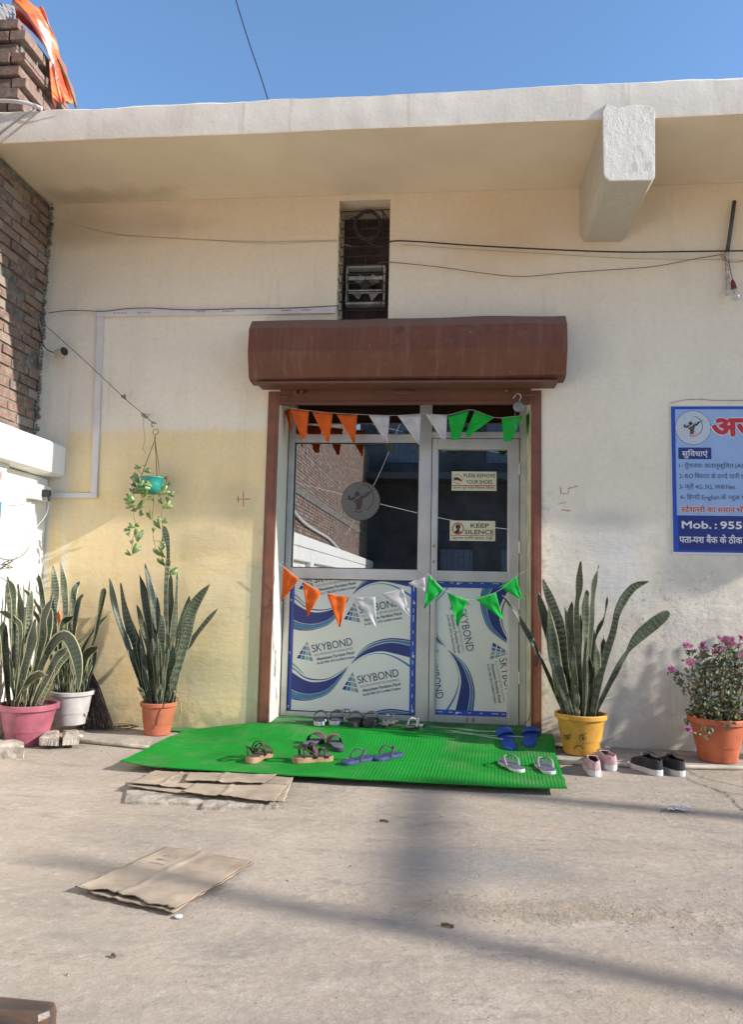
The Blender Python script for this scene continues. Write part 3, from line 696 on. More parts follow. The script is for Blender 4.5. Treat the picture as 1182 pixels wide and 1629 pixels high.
# ---------------- jagged brick pier and orange sheet on the roof
P0 = sx_(57, 100, -2.99)
BP = thing('brick_pier', 'short unfinished brick pier with toothed edge standing on the roof slab', 'brick pier', (-3.2, -.45, 4.36))
random.seed(31); bm = BM(); col = bm.loops.layers.float_color.new('rnd')
H = .088
for j in range(8):
    z = 4.362+j*H; xr = -2.985 + (-.052 if j % 2 else 0.) + rnd(-.008, .008) - (.03 if j > 4 else 0)
    for (dx0, dx1) in (((-.11, 0), (-.235, -.122), (-.35, -.247), (-.6, -.362)) if j % 2 == 0 else ((-.235, 0), (-.48, -.247))):
        for (ya, yb) in ((-.80, -.57), (-.555, -.33), (-.315, -.10)):
            n0 = len(bm.faces); sh = rnd(-.012, .012); fr = rnd(-.02, .01) if ya < -.7 else 0
            vs = box(bm, xr+dx0, xr+dx1+rnd(-.01, .008), ya+fr, yb+sh, z+rnd(0, .003), z+H-.014); bm.faces.ensure_lookup_table(); r_ = random.random()*.8
            for f in bm.faces[n0:]:
                for lp in f.loops: lp[col] = (r_, r_, r_, 1)
obj('brickwork', bm, M_brick, BP, bev=.005)
bm = BM(); box(bm, -3.6, -3.06, -.77, -.12, 4.361, 5.03); obj('mortar', bm, M_mortar, BP)
def tarp_mat():
    t = NT('orange_tarpaulin'); n = t.noise(5, 4, .6, 1.); n2 = t.noise(3.3, 4, .6, .5, stretch=(1, 1, .5))
    c = t.mix(t.mr(n, .35, .7), (.85, .19, .035), (.62, .05, .03)); c = t.mix(t.mr(n2, .56, .66), c, (.75, .55, .5)); c = t.mix(t.mr(t.noise(4, 3), .3, .22), c, (.14, .01, .03))
    k = t.done(c, .38, t.bump(t.noise(12, 4, .6, 1.5), .6, .02)); t.b.inputs['Transmission Weight'].default_value = 0; return k
lb = smoothline([at(12, 18, -.5), at(50, 50, -.5), at(78, 90, -.5), at(84, 130, -.45), at(86, 172, -.45)], 6); rb = smoothline([at(66, 10, -.35), at(84, 52, -.35), at(98, 95, -.35), at(112, 125, -.33), at(126, 173, -.3)], 6)
bm = BM()
def tf(u, v):
    i = min(int(v*(len(lb)-1)), len(lb)-2); f = v*(len(lb)-1)-i; a = lb[i].lerp(lb[i+1], f); b = rb[i].lerp(rb[i+1], f)
    p = a.lerp(b, u); p.y += .035*math.sin(u*9+v*3)+.02*math.sin(u*17-v*6)-.10*math.sin(math.pi*u); p.x += .006*math.sin(v*23)*(u > .9); return p
grid(bm, tf, 26, 40); o = obj('tarpaulin', bm, tarp_mat(), smooth=True, solid=.004, loc=(-2.9, -.4, 4.4)); tag(o, 'crumpled orange plastic tarpaulin hanging beside the brick pier on the roof', 'tarpaulin')
bm = BM(); tube(bm, [at(92, 95, -.52), at(106, 125, -.50), at(118, 160, -.46), at(121, 172, -.44)], .012, 8, sm=4); o = obj('bamboo_stick', bm, pm('bamboo', (.23, .17, .09), .6, .2), loc=(-2.8, -.4, 4.4)); tag(o, 'thin brown stick holding down the orange tarpaulin', 'stick')
bm = BM()
grid(bm, lambda u, v: at(-30+u*(50+v*6), 8+v*40, -.62)+Vector((0, .02*math.sin(u*7+v*5), 0)), 10, 6); o = obj('white_sheet', bm, M_fw, solid=.004, loc=(-3.2, -.6, 5.0)); tag(o, 'scrap of whitish sheet draped over the top of the brick pier', 'sheet')
bm = BM(); tube(bm, [at(-40, 158, -.86), at(-10, 160, -.86), at(20, 161, -.87), at(45, 165, -.86), at(66, 173, -.84)], .013, 10, sm=6); o = obj('white_pipe', bm, M_pvc, loc=(-3.1, -.85, 4.36)); tag(o, 'bent white plastic pipe lying along the slab edge at the roof corner', 'pipe')

# ---------------- things off to the right of the picture that throw the shadows on the yard
def pole_mat(): return pm('weathered_post', (.22, .2, .18), .8, .2)
M_pole = pole_mat()
tip = gr(640, 1250); hp = 8.6; t_ = hp/3.07; pb = tip+Vector((6, -1, 0))*t_
UP = thing('street_pole', 'tall grey service pole with a side arm right of the yard', 'pole', (pb.x, pb.y, 0))
bm = BM(); tube(bm, [(pb.x, pb.y, 0), (pb.x, pb.y, hp)], lambda t: .075-.02*t, 12); obj('post', bm, M_pole, UP, smooth=True)
bm = BM(); box(bm, pb.x-.05, pb.x+.05, pb.y-1.75, pb.y-.05, hp-.11, hp-.02); obj('side_arm', bm, M_pole, UP, bev=.01)
sa = gr(60, 1362); sb = gr(1182, 1585)
ta = 2.6; A_ = sa+Vector((6, -1, 3.07))*ta
# the pole leans: its foot is on the ground where its shadow line starts
dirv = (sb-sa).normalized(); foot = sa+dirv*16.0
bm = BM(); tube(bm, [foot, A_], lambda t: .075-.03*t, 10)
o = obj('shadow_pole', bm, M_pole, smooth=True, loc=foot); tag(o, 'unseen leaning grey pole added to cast the diagonal shadow on the yard', 'pole')  # unseen pole added, shaped and placed for its soft diagonal shadow
# ---------------- building across the yard (mirrored in the glass)
OB = thing('opposite_building', 'dark unlit building across the yard behind the viewer, seen mirrored in the window', 'building', (4, -24, 0))
M_ob = pm('dark_render', (.075, .078, .085), .85, .2, 1., 8, .3)
bm = BM(); box(bm, -3.6, 14, -32, -24, -.02, 12); obj('wall', bm, M_ob, OB)
bm = BM(); box(bm, -3.3, 14, -24.0, -22.6, 5.3, 5.55); box(bm, -1.1, -.75, -23.3, -22.9, 0, 5.29); obj('balcony', bm, M_ob, OB)
for (x0, z0) in ((-.2, 1.0), (2.2, 1.0), (1.6, 6.2), (-2.4, 6.2), (2.6, 3.4)):
    bm = BM()
    for i in range(6): tube(bm, [(x0+i*.22, -23.93, z0), (x0+i*.22, -23.93, z0+1.6)], .02, 6)
    box(bm, x0-.08, x0+1.2, -23.99, -23.95, z0-.06, z0+1.66); obj('window', bm, pm('steel_blue', (.10, .14, .2), .4), OB)
for k, (a, b) in enumerate((((-3.1, -12, 5.4), (6, -13, 4.2)), ((-3.1, -9, 3.2), (5, -14, 2.6)), ((-3.0, -16, 2.6), (-1.2, -18, 7.5)))):
    bm = BM(); a, b = Vector(a), Vector(b); tube(bm, [a, (a+b)/2+Vector((0, 0, -.35)), b], .007, 6, sm=8)
    o = obj('yard_cable', bm, M_pvc, loc=a); tag(o, ('high pale cable crossing above the yard', 'low pale cable slung across the yard', 'pale cable rising to the opposite building')[k]+', seen mirrored in the glass', 'cable', 'cables slung over the yard')
bm = BM(); tube(bm, [(-3.17, -4.2, 3.0), (-3.16, -7, 2.95), (-3.16, -10, 2.5), (-3.16, -14, 2.35), (-3.16, -17, 2.0)], .035, 8, sm=6); o = obj('wall_pipe', bm, M_pvc, loc=(-3.17, -4, 3)); tag(o, 'white plastic pipe sagging along the brick side wall, seen mirrored in the window', 'pipe')

# ================================================================== THINGS ON THE WALL
def line_thing(name, pts, r, m, label, cat, seg=6, sm=6, group=None, flat=1.):
    bm = BM(); tube(bm, pts, r, seg, sm=sm, flat=flat); o = obj(name, bm, m, smooth=True, loc=pts[0]); return tag(o, label, cat, group)
def wp(L, Y=-.02): return [at(x, y, Y) for x, y in L]
line_thing('cable', [at(611, 392, .08), at(622, 384, -.03)]+wp([(660, 384), (760, 391), (900, 398), (1000, 401), (1100, 400), (1182, 399), (1260, 399)], -.045), .0055, M_cable, 'thick black cable running along the wall from the ventilation opening to the right edge', 'cable')
line_thing('electric_wire', [at(600, 420, .05), at(618, 417, -.01)]+wp([(700, 425), (765, 434), (830, 440), (900, 434), (960, 430), (1040, 424), (1100, 413), (1148, 405)], -.03), .0028, M_redwire, 'thin sagging reddish brown wire below the black cable', 'wire')
line_thing('electric_wire', wp([(640, 389), (740, 396), (860, 403), (1000, 411), (1150, 413), (1182, 415)], -.004), .0013, M_faint, 'faint pale wire close to the wall between the black cable and the red brown wire', 'wire')
line_thing('electric_wire', wp([(78, 345), (110, 355), (170, 370), (240, 377), (340, 382), (430, 384), (538, 382)], -.004), .0014, M_faint, 'faint upper wire crossing the wall under the soffit left of the ventilation opening', 'wire')
line_thing('electric_wire', wp([(180, 374), (300, 380), (420, 387), (520, 384), (540, 387), (560, 392)], -.004), .0012, M_faint, 'second faint wire crossing the wall just below the upper one', 'wire')
line_thing('electric_wire', wp([(76, 498), (110, 494), (165, 495), (200, 491), (240, 490), (300, 493), (380, 491), (460, 490), (540, 486)], -.03), .0028, M_cable, 'thin dark wire lying on top of the white wall trunking', 'wire')
line_thing('overhead_cable', [at(372, -10, 1.5), at(384, 30, 1.5), at(400, 80, 1.5), at(414, 120, 1.5), at(428, 165, 1.5)], .007, M_cable, 'thin black cable rising against the blue sky above the roof', 'cable')
line_thing('pipe_shadow_strip', [at(-30, 245, -.875), at(0, 213, -.875), at(45, 178, -.865), at(60, 168, -.80)], .008, M_metalgrey, 'grey strip standing for the white pipe shadow, slanting down over the left end of the roof slab', 'cable', flat=.4)  # grey strip put in for the shade of the white pipe
line_thing('electric_wire', [at(-30, 252, -.87), at(0, 228, -.87), at(35, 200, -.86), at(66, 173, -.83)], .003, M_twine, 'thin brownish wire slanting over the left end of the roof slab', 'wire')
line_thing('electric_wire', [at(-10, 30, -.9), at(12, 60, -.9), at(50, 105, -.9), at(90, 155, -.88), at(105, 172, -.85)], .003, M_cable, 'thin dark wire hanging in front of the brick pier', 'wire')
# trunking
TR = thing('cable_trunking', 'white plastic cable trunking with a right angle bend on the wall left of the door', 'trunking', (-2.73, 0, 1.75))
bm = BM(); box(bm, -2.76, -.868, -.022, -.001, 3.157, 3.207); box(bm, -.905, -.866, -.026, -.0225, 3.153, 3.211)
M_tick = pm('faint_print', (.28, .26, .3), .6)
obj('top_run', bm, M_pvc, TR, bev=.002)
bm = BM(); P_ = [(-2.752, 3.156), (-2.702, 3.156), (-2.672, 1.766), (-2.722, 1.766)]; prism(bm, [(x, -.001, z) for x, z in P_], (0, -.02, 0)); obj('vertical_run', bm, M_pvc, TR, bev=.002)
bm = BM(); box(bm, -3.068, -2.671, -.0205, -.001, 1.727, 1.7655); obj('lower_run', bm, M_pvc, TR, bev=.002)
random.seed(2)
for x in (-2.62, -2.42, -1.96, -1.74, -1.28, -1.12):
    bm = BM(); w_ = rnd(.06, .1); xx = x
    while xx < x+w_: box(bm, xx, xx+rnd(.006, .012), -.0228, -.0221, 3.178, 3.186+rnd(0, .004)); xx += .016
    obj('faint_marking', bm, M_tick, TR)
# security camera
c = at(95, 561, -.09); CC = thing('security_camera', 'small white bullet security camera with black lens face high in the left corner', 'camera', (c.x, 0, c.z))
Mx = Matrix.Rotation(R(90), 4, 'X')@Matrix.Identity(4)
rot = Matrix.Rotation(R(60), 4, 'Z')@Matrix.Rotation(R(86), 4, 'X')
bm = BM(); lathe(bm, [(.024, -.055), (.033, -.05), (.036, .03), (.038, .032), (.038, .05), (.034, .05)], (c.x, c.y+.005, c.z), 26, M=rot); obj('body', bm, pm('camera_cream', (.6, .55, .45), .5, .06), CC, smooth=False)
bm = BM(); lathe(bm, [(.0335, .046), (.0335, .0505), (.018, .051), (.017, .0535), (.0001, .0535)], (c.x, c.y+.005, c.z), 26, M=rot); obj('lens_face', bm, M_black, CC)
bm = BM(); lathe(bm, [(.0165, .0535), (.0150, .0548), (.010, .0553), (.0001, .0555)], (c.x, c.y+.005, c.z), 20, M=rot); obj('lens', bm, pm('lens_glass', (.03, .03, .035), .08, .02, bst=0), CC)
bm = BM(); lathe(bm, [(.03, 0), (.028, .01), (.012, .014), (.011, .06)], (c.x-.01, -.001, c.z+.01), 20, M=Matrix.Rotation(R(90), 4, 'X')); obj('mount', bm, M_pvc, CC)
line_thing('camera_cable', [at(84, 561, -.05), at(74, 556, -.03), at(68, 548, -.05), at(64, 530, -.06), at(60, 518, -.07), at(54, 508, -.08)], .004, M_cable, 'black lead looping up from the security camera to the corner', 'cable')
bm = BM(); random.seed(5); cpt = at(56, 512, -.06)
for i in range(7): tube(bm, [cpt+Vector((rnd(-.05, .05), rnd(-.04, .04), rnd(-.06, .06))) for _ in range(6)], .0025, 5, sm=4)
o = obj('tangled_wires', bm, M_metalgrey, loc=cpt); tag(o, 'tangle of thin grey wires knotted at the brick corner above the camera', 'wires')
# twine from the corner to the hook, hook
line_thing('twine', [at(66, 513, -.05), at(130, 570, -.06), at(196, 632, -.06), at(224, 656, -.05), at(244, 674, -.035)], .0035, M_twine, 'taut knotted brown twine slanting from the brick corner down to the planter hook', 'twine')
random.seed(6)
for (kx, ky, kl) in ((196, 631, 'frayed twine knot midway along the slanting twine'), (230, 662, 'frayed twine knot with a loose end next to the planter hook')):
    k_ = at(kx, ky, -.06); bm = BM()
    if kx > 200: tube(bm, [at(228, 664, -.05), at(228, 680, -.05), at(230, 700, -.06), at(227, 712, -.06), at(231, 722, -.06)], .0016, 5, sm=4)
    for i in range(5): tube(bm, [k_+Vector((rnd(-.03, .03), rnd(-.01, .01), rnd(-.022, .022))) for _ in range(4)], .0025, 5, sm=4)
    o = obj('twine_knot', bm, M_twine, loc=k_); tag(o, kl, 'twine')
HK = at(247, 676, 0)
bm = BM(); tube(bm, [HK+Vector((0, 0, .01)), HK+Vector((0, -.05, .012)), HK+Vector((0, -.075, -.008)), HK+Vector((0, -.065, -.03)), HK+Vector((0, -.045, -.02))], .0045, 8, sm=4); o = obj('wall_hook', bm, M_metalgrey, loc=HK); tag(o, 'small iron hook in the wall carrying the hanging planter', 'hook')

# hanging planter
bc = at(242, 771, -.115); HP = thing('hanging_planter', 'teal hanging bowl planter with trailing variegated money plant on the yellow wall', 'planter', (bc.x, bc.y, bc.z))
bm = BM(); r = .085; lathe(bm, [(.02, -.075), (.05, -.066), (.074, -.04), (.084, .0), (.086, .045), (.090, .047), (.090, .055), (.083, .055), (.080, .03), (.001, .03)], bc, 36)
obj('bowl', bm, pm('teal_plastic', (.025, .27, .22), .42, .1), HP, smooth=True)
bm = BM(); lathe(bm, [(.079, .034), (.001, .04)], bc, 24); obj('soil', bm, M_soil, HP)
tp = at(246, 700, -.07)
bm = BM()
for a in (200, 330, 90): tube(bm, [bc+Vector((.086*math.cos(R(a)), .086*math.sin(R(a)), .052)), tp], .0028, 6)
tube(bm, [tp, at(246, 693, -.066)], .005, 8); obj('cords', bm, M_rope, HP)
bm = BM(); rc = at(247, 687, -.066); tube(bm, [rc+Vector((.022*math.cos(t), 0, .022*math.sin(t))) for t in [2*math.pi*i/20 for i in range(21)]], .0028, 6); obj('ring', bm, M_rope, HP)
def zz(x, y): return (180+x/6.267, 660+y/6.267)
vines = [[(300, 610), (220, 640), (185, 720), (212, 900), (200, 1000), (218, 1100), (186, 1280), (186, 1370)], [(400, 790), (400, 900), (388, 1000), (402, 1100), (395, 1200), (415, 1300), (420, 1390)],
         [(500, 650), (556, 740), (505, 850), (480, 1000), (492, 1150), (480, 1300), (492, 1450), (590, 1560)], [(310, 790), (300, 850), (288, 890)], [(290, 590), (250, 560), (245, 520), (330, 500)], [(395, 1250), (440, 1258), (480, 1255)], [(440, 780), (470, 840), (440, 900)]]
bm = BM(); random.seed(12)
for v in vines: tube(bm, [at(*zz(x, y), -.165+.04*math.sin(i*1.7)) for i, (x, y) in enumerate(v)], .0022, 5, sm=5)
obj('vine_stem', bm, pm('vine_stem', (.20, .20, .07), .6, .2), HP)
def var_mat():
    t = NT('variegated_leaf'); n = t.noise(45, 3, .6, .8); a = t.n('Attribute'); a.attribute_name = 'rnd'
    c = t.mix(a.outputs['Fac'], (.07, .15, .035), (.15, .25, .06)); c = t.mix(t.mr(n, .52, .6), c, (.33, .37, .2)); c = t.mix(t.mr(a.outputs['Fac'], .93, .96), c, (.3, .19, .07))
    return t.done(c, .4)
M_var = var_mat()
leaves = [(240, 520, 34, 200), (335, 555, 36, 340), (225, 640, 52, 230), (270, 735, 80, 320), (165, 835, 54, 200), (158, 905, 46, 190), (262, 915, 76, 345), (275, 985, 42, 330), (360, 1000, 46, 250), (188, 755, 34, 240), (500, 765, 60, 330), (545, 905, 50, 320), (545, 690, 30, 280), (442, 1090, 48, 250), (515, 1060, 36, 340), (178, 1110, 34, 200), (152, 1140, 30, 220), (250, 1200, 62, 280), (225, 1340, 52, 300), (150, 1380, 34, 220), (182, 1265, 28, 260), (465, 1370, 66, 240), (485, 1465, 50, 250), (592, 1572, 62, 350), (345, 690, 40, 200), (400, 1150, 26, 260), (470, 860, 32, 240), (368, 840, 34, 200), (575, 790, 36, 350), (122, 1150, 20, 200), (215, 600, 34, 210), (205, 700, 30, 220), (490, 1300, 44, 260), (500, 1240, 30, 300), (455, 1040, 26, 200), (540, 840, 34, 280), (205, 950, 28, 200), (230, 1100, 28, 340), (560, 1480, 34, 280), (150, 1190, 26, 230), (300, 790, 46, 300), (170, 880, 40, 160)]
def heart(bm, c, s, ang, tilt, col, rv):
    out = [(0, 0), (.28, .34), (.42, .28), (.46, -.02), (.34, -.38), (.14, -.72), (0, -.95), (-.14, -.72), (-.34, -.38), (-.46, -.02), (-.42, .28), (-.28, .34)]
    Mt = Matrix.Translation(c)@Matrix.Rotation(ang, 4, 'Y')@Matrix.Rotation(tilt, 4, 'X')@Matrix.Rotation(rnd(-.7, .7), 4, 'Z')
    pts = [Mt@Vector((x*s, -abs(x)*s*.35+(y*y)*s*.22, y*s+.25*s)) for x, y in out]; ce = Mt@Vector((0, .02*s, -.12*s))
    cv = bm.verts.new(ce); vs = [bm.verts.new(p) for p in pts]
    for i in range(len(vs)):
        f = bm.faces.new((cv, vs[i], vs[(i+1) % len(vs)])); f.smooth = True
        for lp in f.loops: lp[col] = (rv, rv, rv, 1)
bm = BM(); col = bm.loops.layers.float_color.new('rnd')
for x, y, s, dr in leaves: heart(bm, at(*zz(x, y), -.18+rnd(-.04, .05)), s/6.267/218*1.75, R(dr-270), rnd(-.6, .5), col, rnd(0, .9))
obj('leaves', bm, M_var, HP, solid=.0006)
bm = BM(); col = bm.loops.layers.float_color.new('rnd'); heart(bm, at(*zz(528, 630), -.14), .035, R(100), 0, col, .5); obj('dead_leaf', bm, pm('dead_leaf', (.2, .07, .04), .8), HP, solid=.0006)

# lamp on the right: dark pipe, pale conduit, bulb in a red holder
PM = thing('conduit_bracket', 'weathered pale conduit with a dark pipe above it on the upper right wall', 'conduit', at(1158, 470, -.02))
bm = BM(); tube(bm, [at(1169, 320, -.03), at(1164, 358, -.03), at(1158, 399, -.03)], .014, 10); obj('dark_pipe', bm, pm('dark_pvc', (.065, .068, .07), .5, .2), PM, smooth=True)
bm = BM(); box(bm, *(lambda a, b: (a.x, b.x, -.025, -.001, b.z, a.z))(at(1153.5, 396), at(1161, 470))); obj('conduit', bm, pm('stained_pvc', (.52, .48, .44), .6, .3, 20), PM, bev=.003)
h = at(1167, 452, -.08); BL = thing('light_bulb', 'unlit clear bulb hanging in a dark red holder beside the pale conduit', 'bulb', h)
tl = Matrix.Rotation(R(-8), 4, 'Y')
bm = BM(); lathe(bm, [(.004, .035), (.008, .03), (.014, .015), (.019, -.008), (.021, -.03), (.021, -.034), (.0001, -.034)], h, 20, M=tl); obj('holder', bm, pm('red_bakelite', (.16, .025, .03), .35, .1), BL, smooth=True)
bm = BM(); lathe(bm, [(.014, -.034), (.016, -.045), (.03, -.07), (.034, -.09), (.029, -.112), (.015, -.124), (.001, -.127)], h, 24, M=tl); obj('glass', bm, M_bulb, BL, smooth=True)
bm = BM(); lathe(bm, [(.012, -.034), (.0135, -.058), (.0001, -.06)], h, 14, M=tl); obj('cap', bm, M_pvc, BL)
bm = BM(); tube(bm, [at(1150, 405, -.03), at(1156, 413, -.035), at(1160, 418, -.04), at(1162, 425, -.05), at(1164, 436, -.07), h+Vector((0, 0, .034))], .0026, 6, sm=4); tube(bm, [at(1150, 403, -.03), at(1148, 407, -.03), at(1152, 414, -.03), at(1161, 416, -.03), at(1175, 417, -.02), at(1190, 412, -.02)], .0018, 6, sm=4); obj('flex', bm, M_redwire, BL)

# exhaust fan and coil of cable in the vent
FN = thing('exhaust_fan', 'square white exhaust fan behind the iron grille of the ventilation opening', 'fan', (-.66, .25, 3.3))
a, b = at(551, 424, .2), at(612, 484, .2); fx, fz = (a.x+b.x)/2, (a.z+b.z)/2; hw = (b.x-a.x)/2; hh = (a.z-b.z)/2; M_fan = pm('fan_white', (.46, .46, .45), .55, .2, 10)
bm = BM()
for q in ((fx-hw, fx+hw, fz+hh-.018, fz+hh), (fx-hw, fx+hw, fz-hh, fz-hh+.018), (fx-hw, fx-hw+.014, fz-hh+.018, fz+hh-.018), (fx+hw-.014, fx+hw, fz-hh+.018, fz+hh-.018)): box(bm, q[0], q[1], .19, .27, q[2], q[3])
box(bm, fx-hw+.02, fx+hw-.02, .195, .21, fz+hh*.28, fz+hh*.28+.03); box(bm, fx-hw+.02, fx+hw-.02, .195, .21, fz-hh*.42, fz-hh*.42+.03); obj('frame', bm, M_fan, FN, bev=.003)
bm = BM(); lathe(bm, [(.04, -.02), (.045, 0), (.038, .02), (.001, .025)], (fx, .21, fz), 20, M=Matrix.Rotation(R(90), 4, 'X')); obj('motor', bm, M_grille, FN)
bm = BM()
for k in range(4):
    a_ = R(45+90*k); Mk = Matrix.Translation((fx, .235, fz))@Matrix.Rotation(a_, 4, 'Y')@Matrix.Rotation(R(25), 4, 'X')
    prism(bm, [Mk@Vector(p) for p in ((.035, 0, -.018), (.11, 0, -.05), (.115, 0, .04), (.035, 0, .018))], (0, .003, 0))
obj('blades', bm, M_fan, FN)
bm = BM(); cc = at(585, 358, .09); random.seed(8)
for k in range(6):
    ph = rnd(0, 6); rx = .098+rnd(-.012, .012); tube(bm, [cc+Vector((rx*math.cos(t+ph)+rnd(-.002, .002), .0+rnd(-.012, .012), rx*1.12*math.sin(t+ph))) for t in [2*math.pi*i/24 for i in range(25)]], .0055, 6)
tube(bm, [at(611, 392, .08), at(600, 392, .085), at(585, 385, .09)], .0055, 6, sm=4)
o = obj('cable_coil', bm, M_cable, loc=cc); tag(o, 'coil of black cable hanging on the ventilation grille above the fan', 'cable')

# hook and round padlock at the top right of the doorway
L0 = at(824, 633, -.055); PL = thing('padlock', 'round grey padlock with keys hanging from a hook at the top right of the shutter', 'padlock', L0)
bm = BM(); tube(bm, [at(817, 634, -.06), at(820, 629, -.06), at(825, 626, -.06), at(829, 630, -.06), at(828, 634, -.06), at(826, 638, -.06)], .004, 8, sm=5); obj('shackle', bm, M_chrome, PL)
bm = BM(); pc = at(825, 647, -.06); lathe(bm, [(.034, -.008), (.038, -.004), (.038, .004), (.034, .008)], pc, 28, M=Matrix.Rotation(R(90), 4, 'X')); lathe(bm, [(.012, .008), (.01, .012)], pc+Vector((.012, 0, .004)), 14, M=Matrix.Rotation(R(90), 4, 'X')); obj('body', bm, M_metalgrey, PL, bev=.002)
bm = BM(); tube(bm, [at(820, 655, -.06), at(819, 668, -.06), at(821, 676, -.06)], .002, 5); box(bm, *(lambda q: (q.x-.006, q.x+.006, -.064, -.062, q.z-.03, q.z))(at(821, 677, -.06))); obj('keys', bm, M_chrome, PL)

# bunting
def bunting(label, Y, flags, string, seed):
    random.seed(seed); a0 = at(*string[0], Y); T = thing('bunting', label, 'bunting', a0, 'tricolour bunting strings across the doorway')
    bm = BM(); tube(bm, [at(x, y, Y) for x, y in string], .0018, 5, sm=5); obj('string', bm, M_fw, T)
    for m, pts, cn, yo in flags:
        P = [at(x, y, Y-.003) for x, y in pts]
        for p, o_ in zip(P, yo): p.y += o_
        bm = BM(); n = 8; ph = rnd(0, 6); am = rnd(.006, .016)
        if len(P) == 3: P = [P[0], P[1], P[2].lerp(P[1], .04), P[2].lerp(P[0], .04)]
        A, Bq, C, D = P                    # top-left, top-right, bottom-right, bottom-left
        def f(u, v):
            p = (A.lerp(Bq, u)).lerp(D.lerp(C, u), v); p.y -= am*math.sin(u*4+ph+v*2)*v+.012*v*math.sin(ph)-.006+.012*mnoise.noise(Vector((u*2.5, v*4, ph)))+.004*mnoise.noise(Vector((u*8, v*9, ph))); return p
        grid(bm, f, 8, 10); obj('flag', bm, m, T, smooth=True, solid=.0012)
def zA(x, y): return (380+x/2.189, 480+y/2.189)
def zB(x, y): return (400+x/2.364, 880+y/2.364)
N3 = (0, 0, 0, 0)
top = [(M_fo, [(145, 362), (180, 370), (178, 470)], '', (.16, 0, .1)), (M_fo, [(178, 373), (245, 377), (234, 478), (218, 478)], '', N3), (M_fo, [(253, 380), (327, 388), (313, 488), (303, 486)], '', N3), (M_fo, [(340, 392), (413, 393), (402, 497)], '', N3),
       (M_fw, [(452, 395), (525, 396), (517, 499)], '', N3), (M_fw, [(553, 396), (635, 392), (628, 501)], '', N3), (M_fw, [(650, 390), (726, 394), (722, 480), (706, 478)], '', N3),
       (M_fg, [(728, 399), (803, 378), (768, 479), (744, 481)], '', N3), (M_fg, [(822, 378), (891, 403), (797, 470), (789, 460)], '', N3), (M_fg, [(915, 402), (990, 395), (950, 485), (925, 485)], '', N3), (M_fg, [(1000, 395), (1019, 375), (1010, 470)], '', (0, .1, .08))]
bunting('upper bunting string of orange, white and green felt flags over the door glass', .05, [(a, [zA(*p) for p in b], c_, d) for a, b, c_, d in top], [zA(*p) for p in ((140, 362), (178, 370), (300, 385), (413, 392), (540, 396), (640, 391), (726, 394), (765, 385), (815, 377), (890, 403), (950, 400), (1000, 393), (1021, 374))], 3)
low = [(M_fo, [(113, 45), (177, 98), (110, 185)], '', (.05, 0, .02)), (M_fo, [(193, 102), (263, 147), (209, 244)], '', N3), (M_fo, [(282, 150), (361, 162), (332, 284)], '', N3),
       (M_fw, [(383, 168), (466, 162), (470, 281)], '', N3), (M_fw, [(487, 152), (570, 133), (600, 243)], '', N3), (M_fw, [(590, 112), (653, 88), (655, 152)], '', N3),
       (M_fg, [(668, 80), (722, 135), (648, 212)], '', N3), (M_fg, [(737, 147), (815, 175), (776, 281)], '', N3), (M_fg, [(840, 170), (920, 147), (948, 253)], '', N3), (M_fg, [(932, 127), (998, 85), (1022, 178)], '', (0, 0, .02))]
bunting('lower bunting string of orange, white and green felt flags sagging across the door panels', -.05, [(a, [zB(*p) for p in b], c_, d) for a, b, c_, d in low], [zB(*p) for p in ((95, 30), (113, 45), (180, 98), (263, 145), (361, 163), (466, 163), (570, 134), (653, 88), (668, 80), (722, 135), (815, 175), (920, 147), (998, 86), (1045, 60))], 4)

# vinyl banner on the right
BA = thing('wall_banner', 'blue and white printed vinyl banner with a red heading on the right wall', 'banner', at(1066, 646, -.01))
c0 = at(1066, 646, 0); bw, bh = 1.5, 1.065
KB = 1/6.268
def zC(x, y): return (1040+x*KB, 630+y*KB)
P = Print()
def b2(x, y): q = at(*zC(x, y), 0); return (q.x, q.z)
tl_, bl_ = b2(160, 100), b2(195, 1572)
x0 = (tl_[0]+bl_[0])/2-.001; zt = tl_[1]; zb = bl_[1]; x1 = x0+bw
P.rect(x0, zb, x1, zt, 0, 0); P.rect(x0+.006, zb+.012, x1-.01, zt-.004, .0005, 1)
lt = b2(207, 135); P.rect(lt[0]+.004, b2(230, 1190)[1], x1-.04, lt[1], .0010, 2); P.rect(lt[0]+.012, zb+.028, x1-.04, b2(230, 1192)[1], .0010, 3)
cx_, cz_ = b2(392, 318); P.disc(cx_, cz_, .124, .0014, 3); P.disc(cx_, cz_, .121, .0016, 4); archer(P, cx_-.01, cz_, .105, .0018, 6, 5); P.line([(cx_-.02, cz_-.062), (cx_+.03, cz_-.055)], .012, .0022, 7)
k = .726/1000 * 1.0
u6 = (b2(700, 500)[0]-b2(600, 500)[0])/100
def tx(s, x, y, wpx, hpx, mi, bold=0., L=.0016): q = b2(x, y); P.text(s, q[0], q[1], L, mi, size=hpx*u6/.72, width=wpx*u6, bold=bold)
a_, b_ = b2(245, 515), b2(577, 632); P.rect(a_[0], b_[1], b_[0], a_[1], .0014, 3); tx('सुिवधाएं', 283, 602, 258, 58, 0, .012, .002)
tx('अजु', 588, 398, 500, 200, 0, .075); tx('अजु', 592, 396, 492, 196, 8, .05, .0024)
tx('1-| |पूॅण|तयाः| |वातानुकूिलत| |(AC', 254, 715, 660, 47, 9, .008); tx('2-| |RO| |िफ|~ल|टर| |के| |ठ|~ण|डे| |पानी| |क', 256, 820, 660, 47, 9, .008)
tx('3-| |फ्री| |4G,| |5G,| |Wifi| |Net', 257, 925, 555, 47, 9, .008); tx('4-| |िह|~न|दी| |English| |के| |~न|यूज| |पे', 262, 1030, 650, 47, 9, .008)
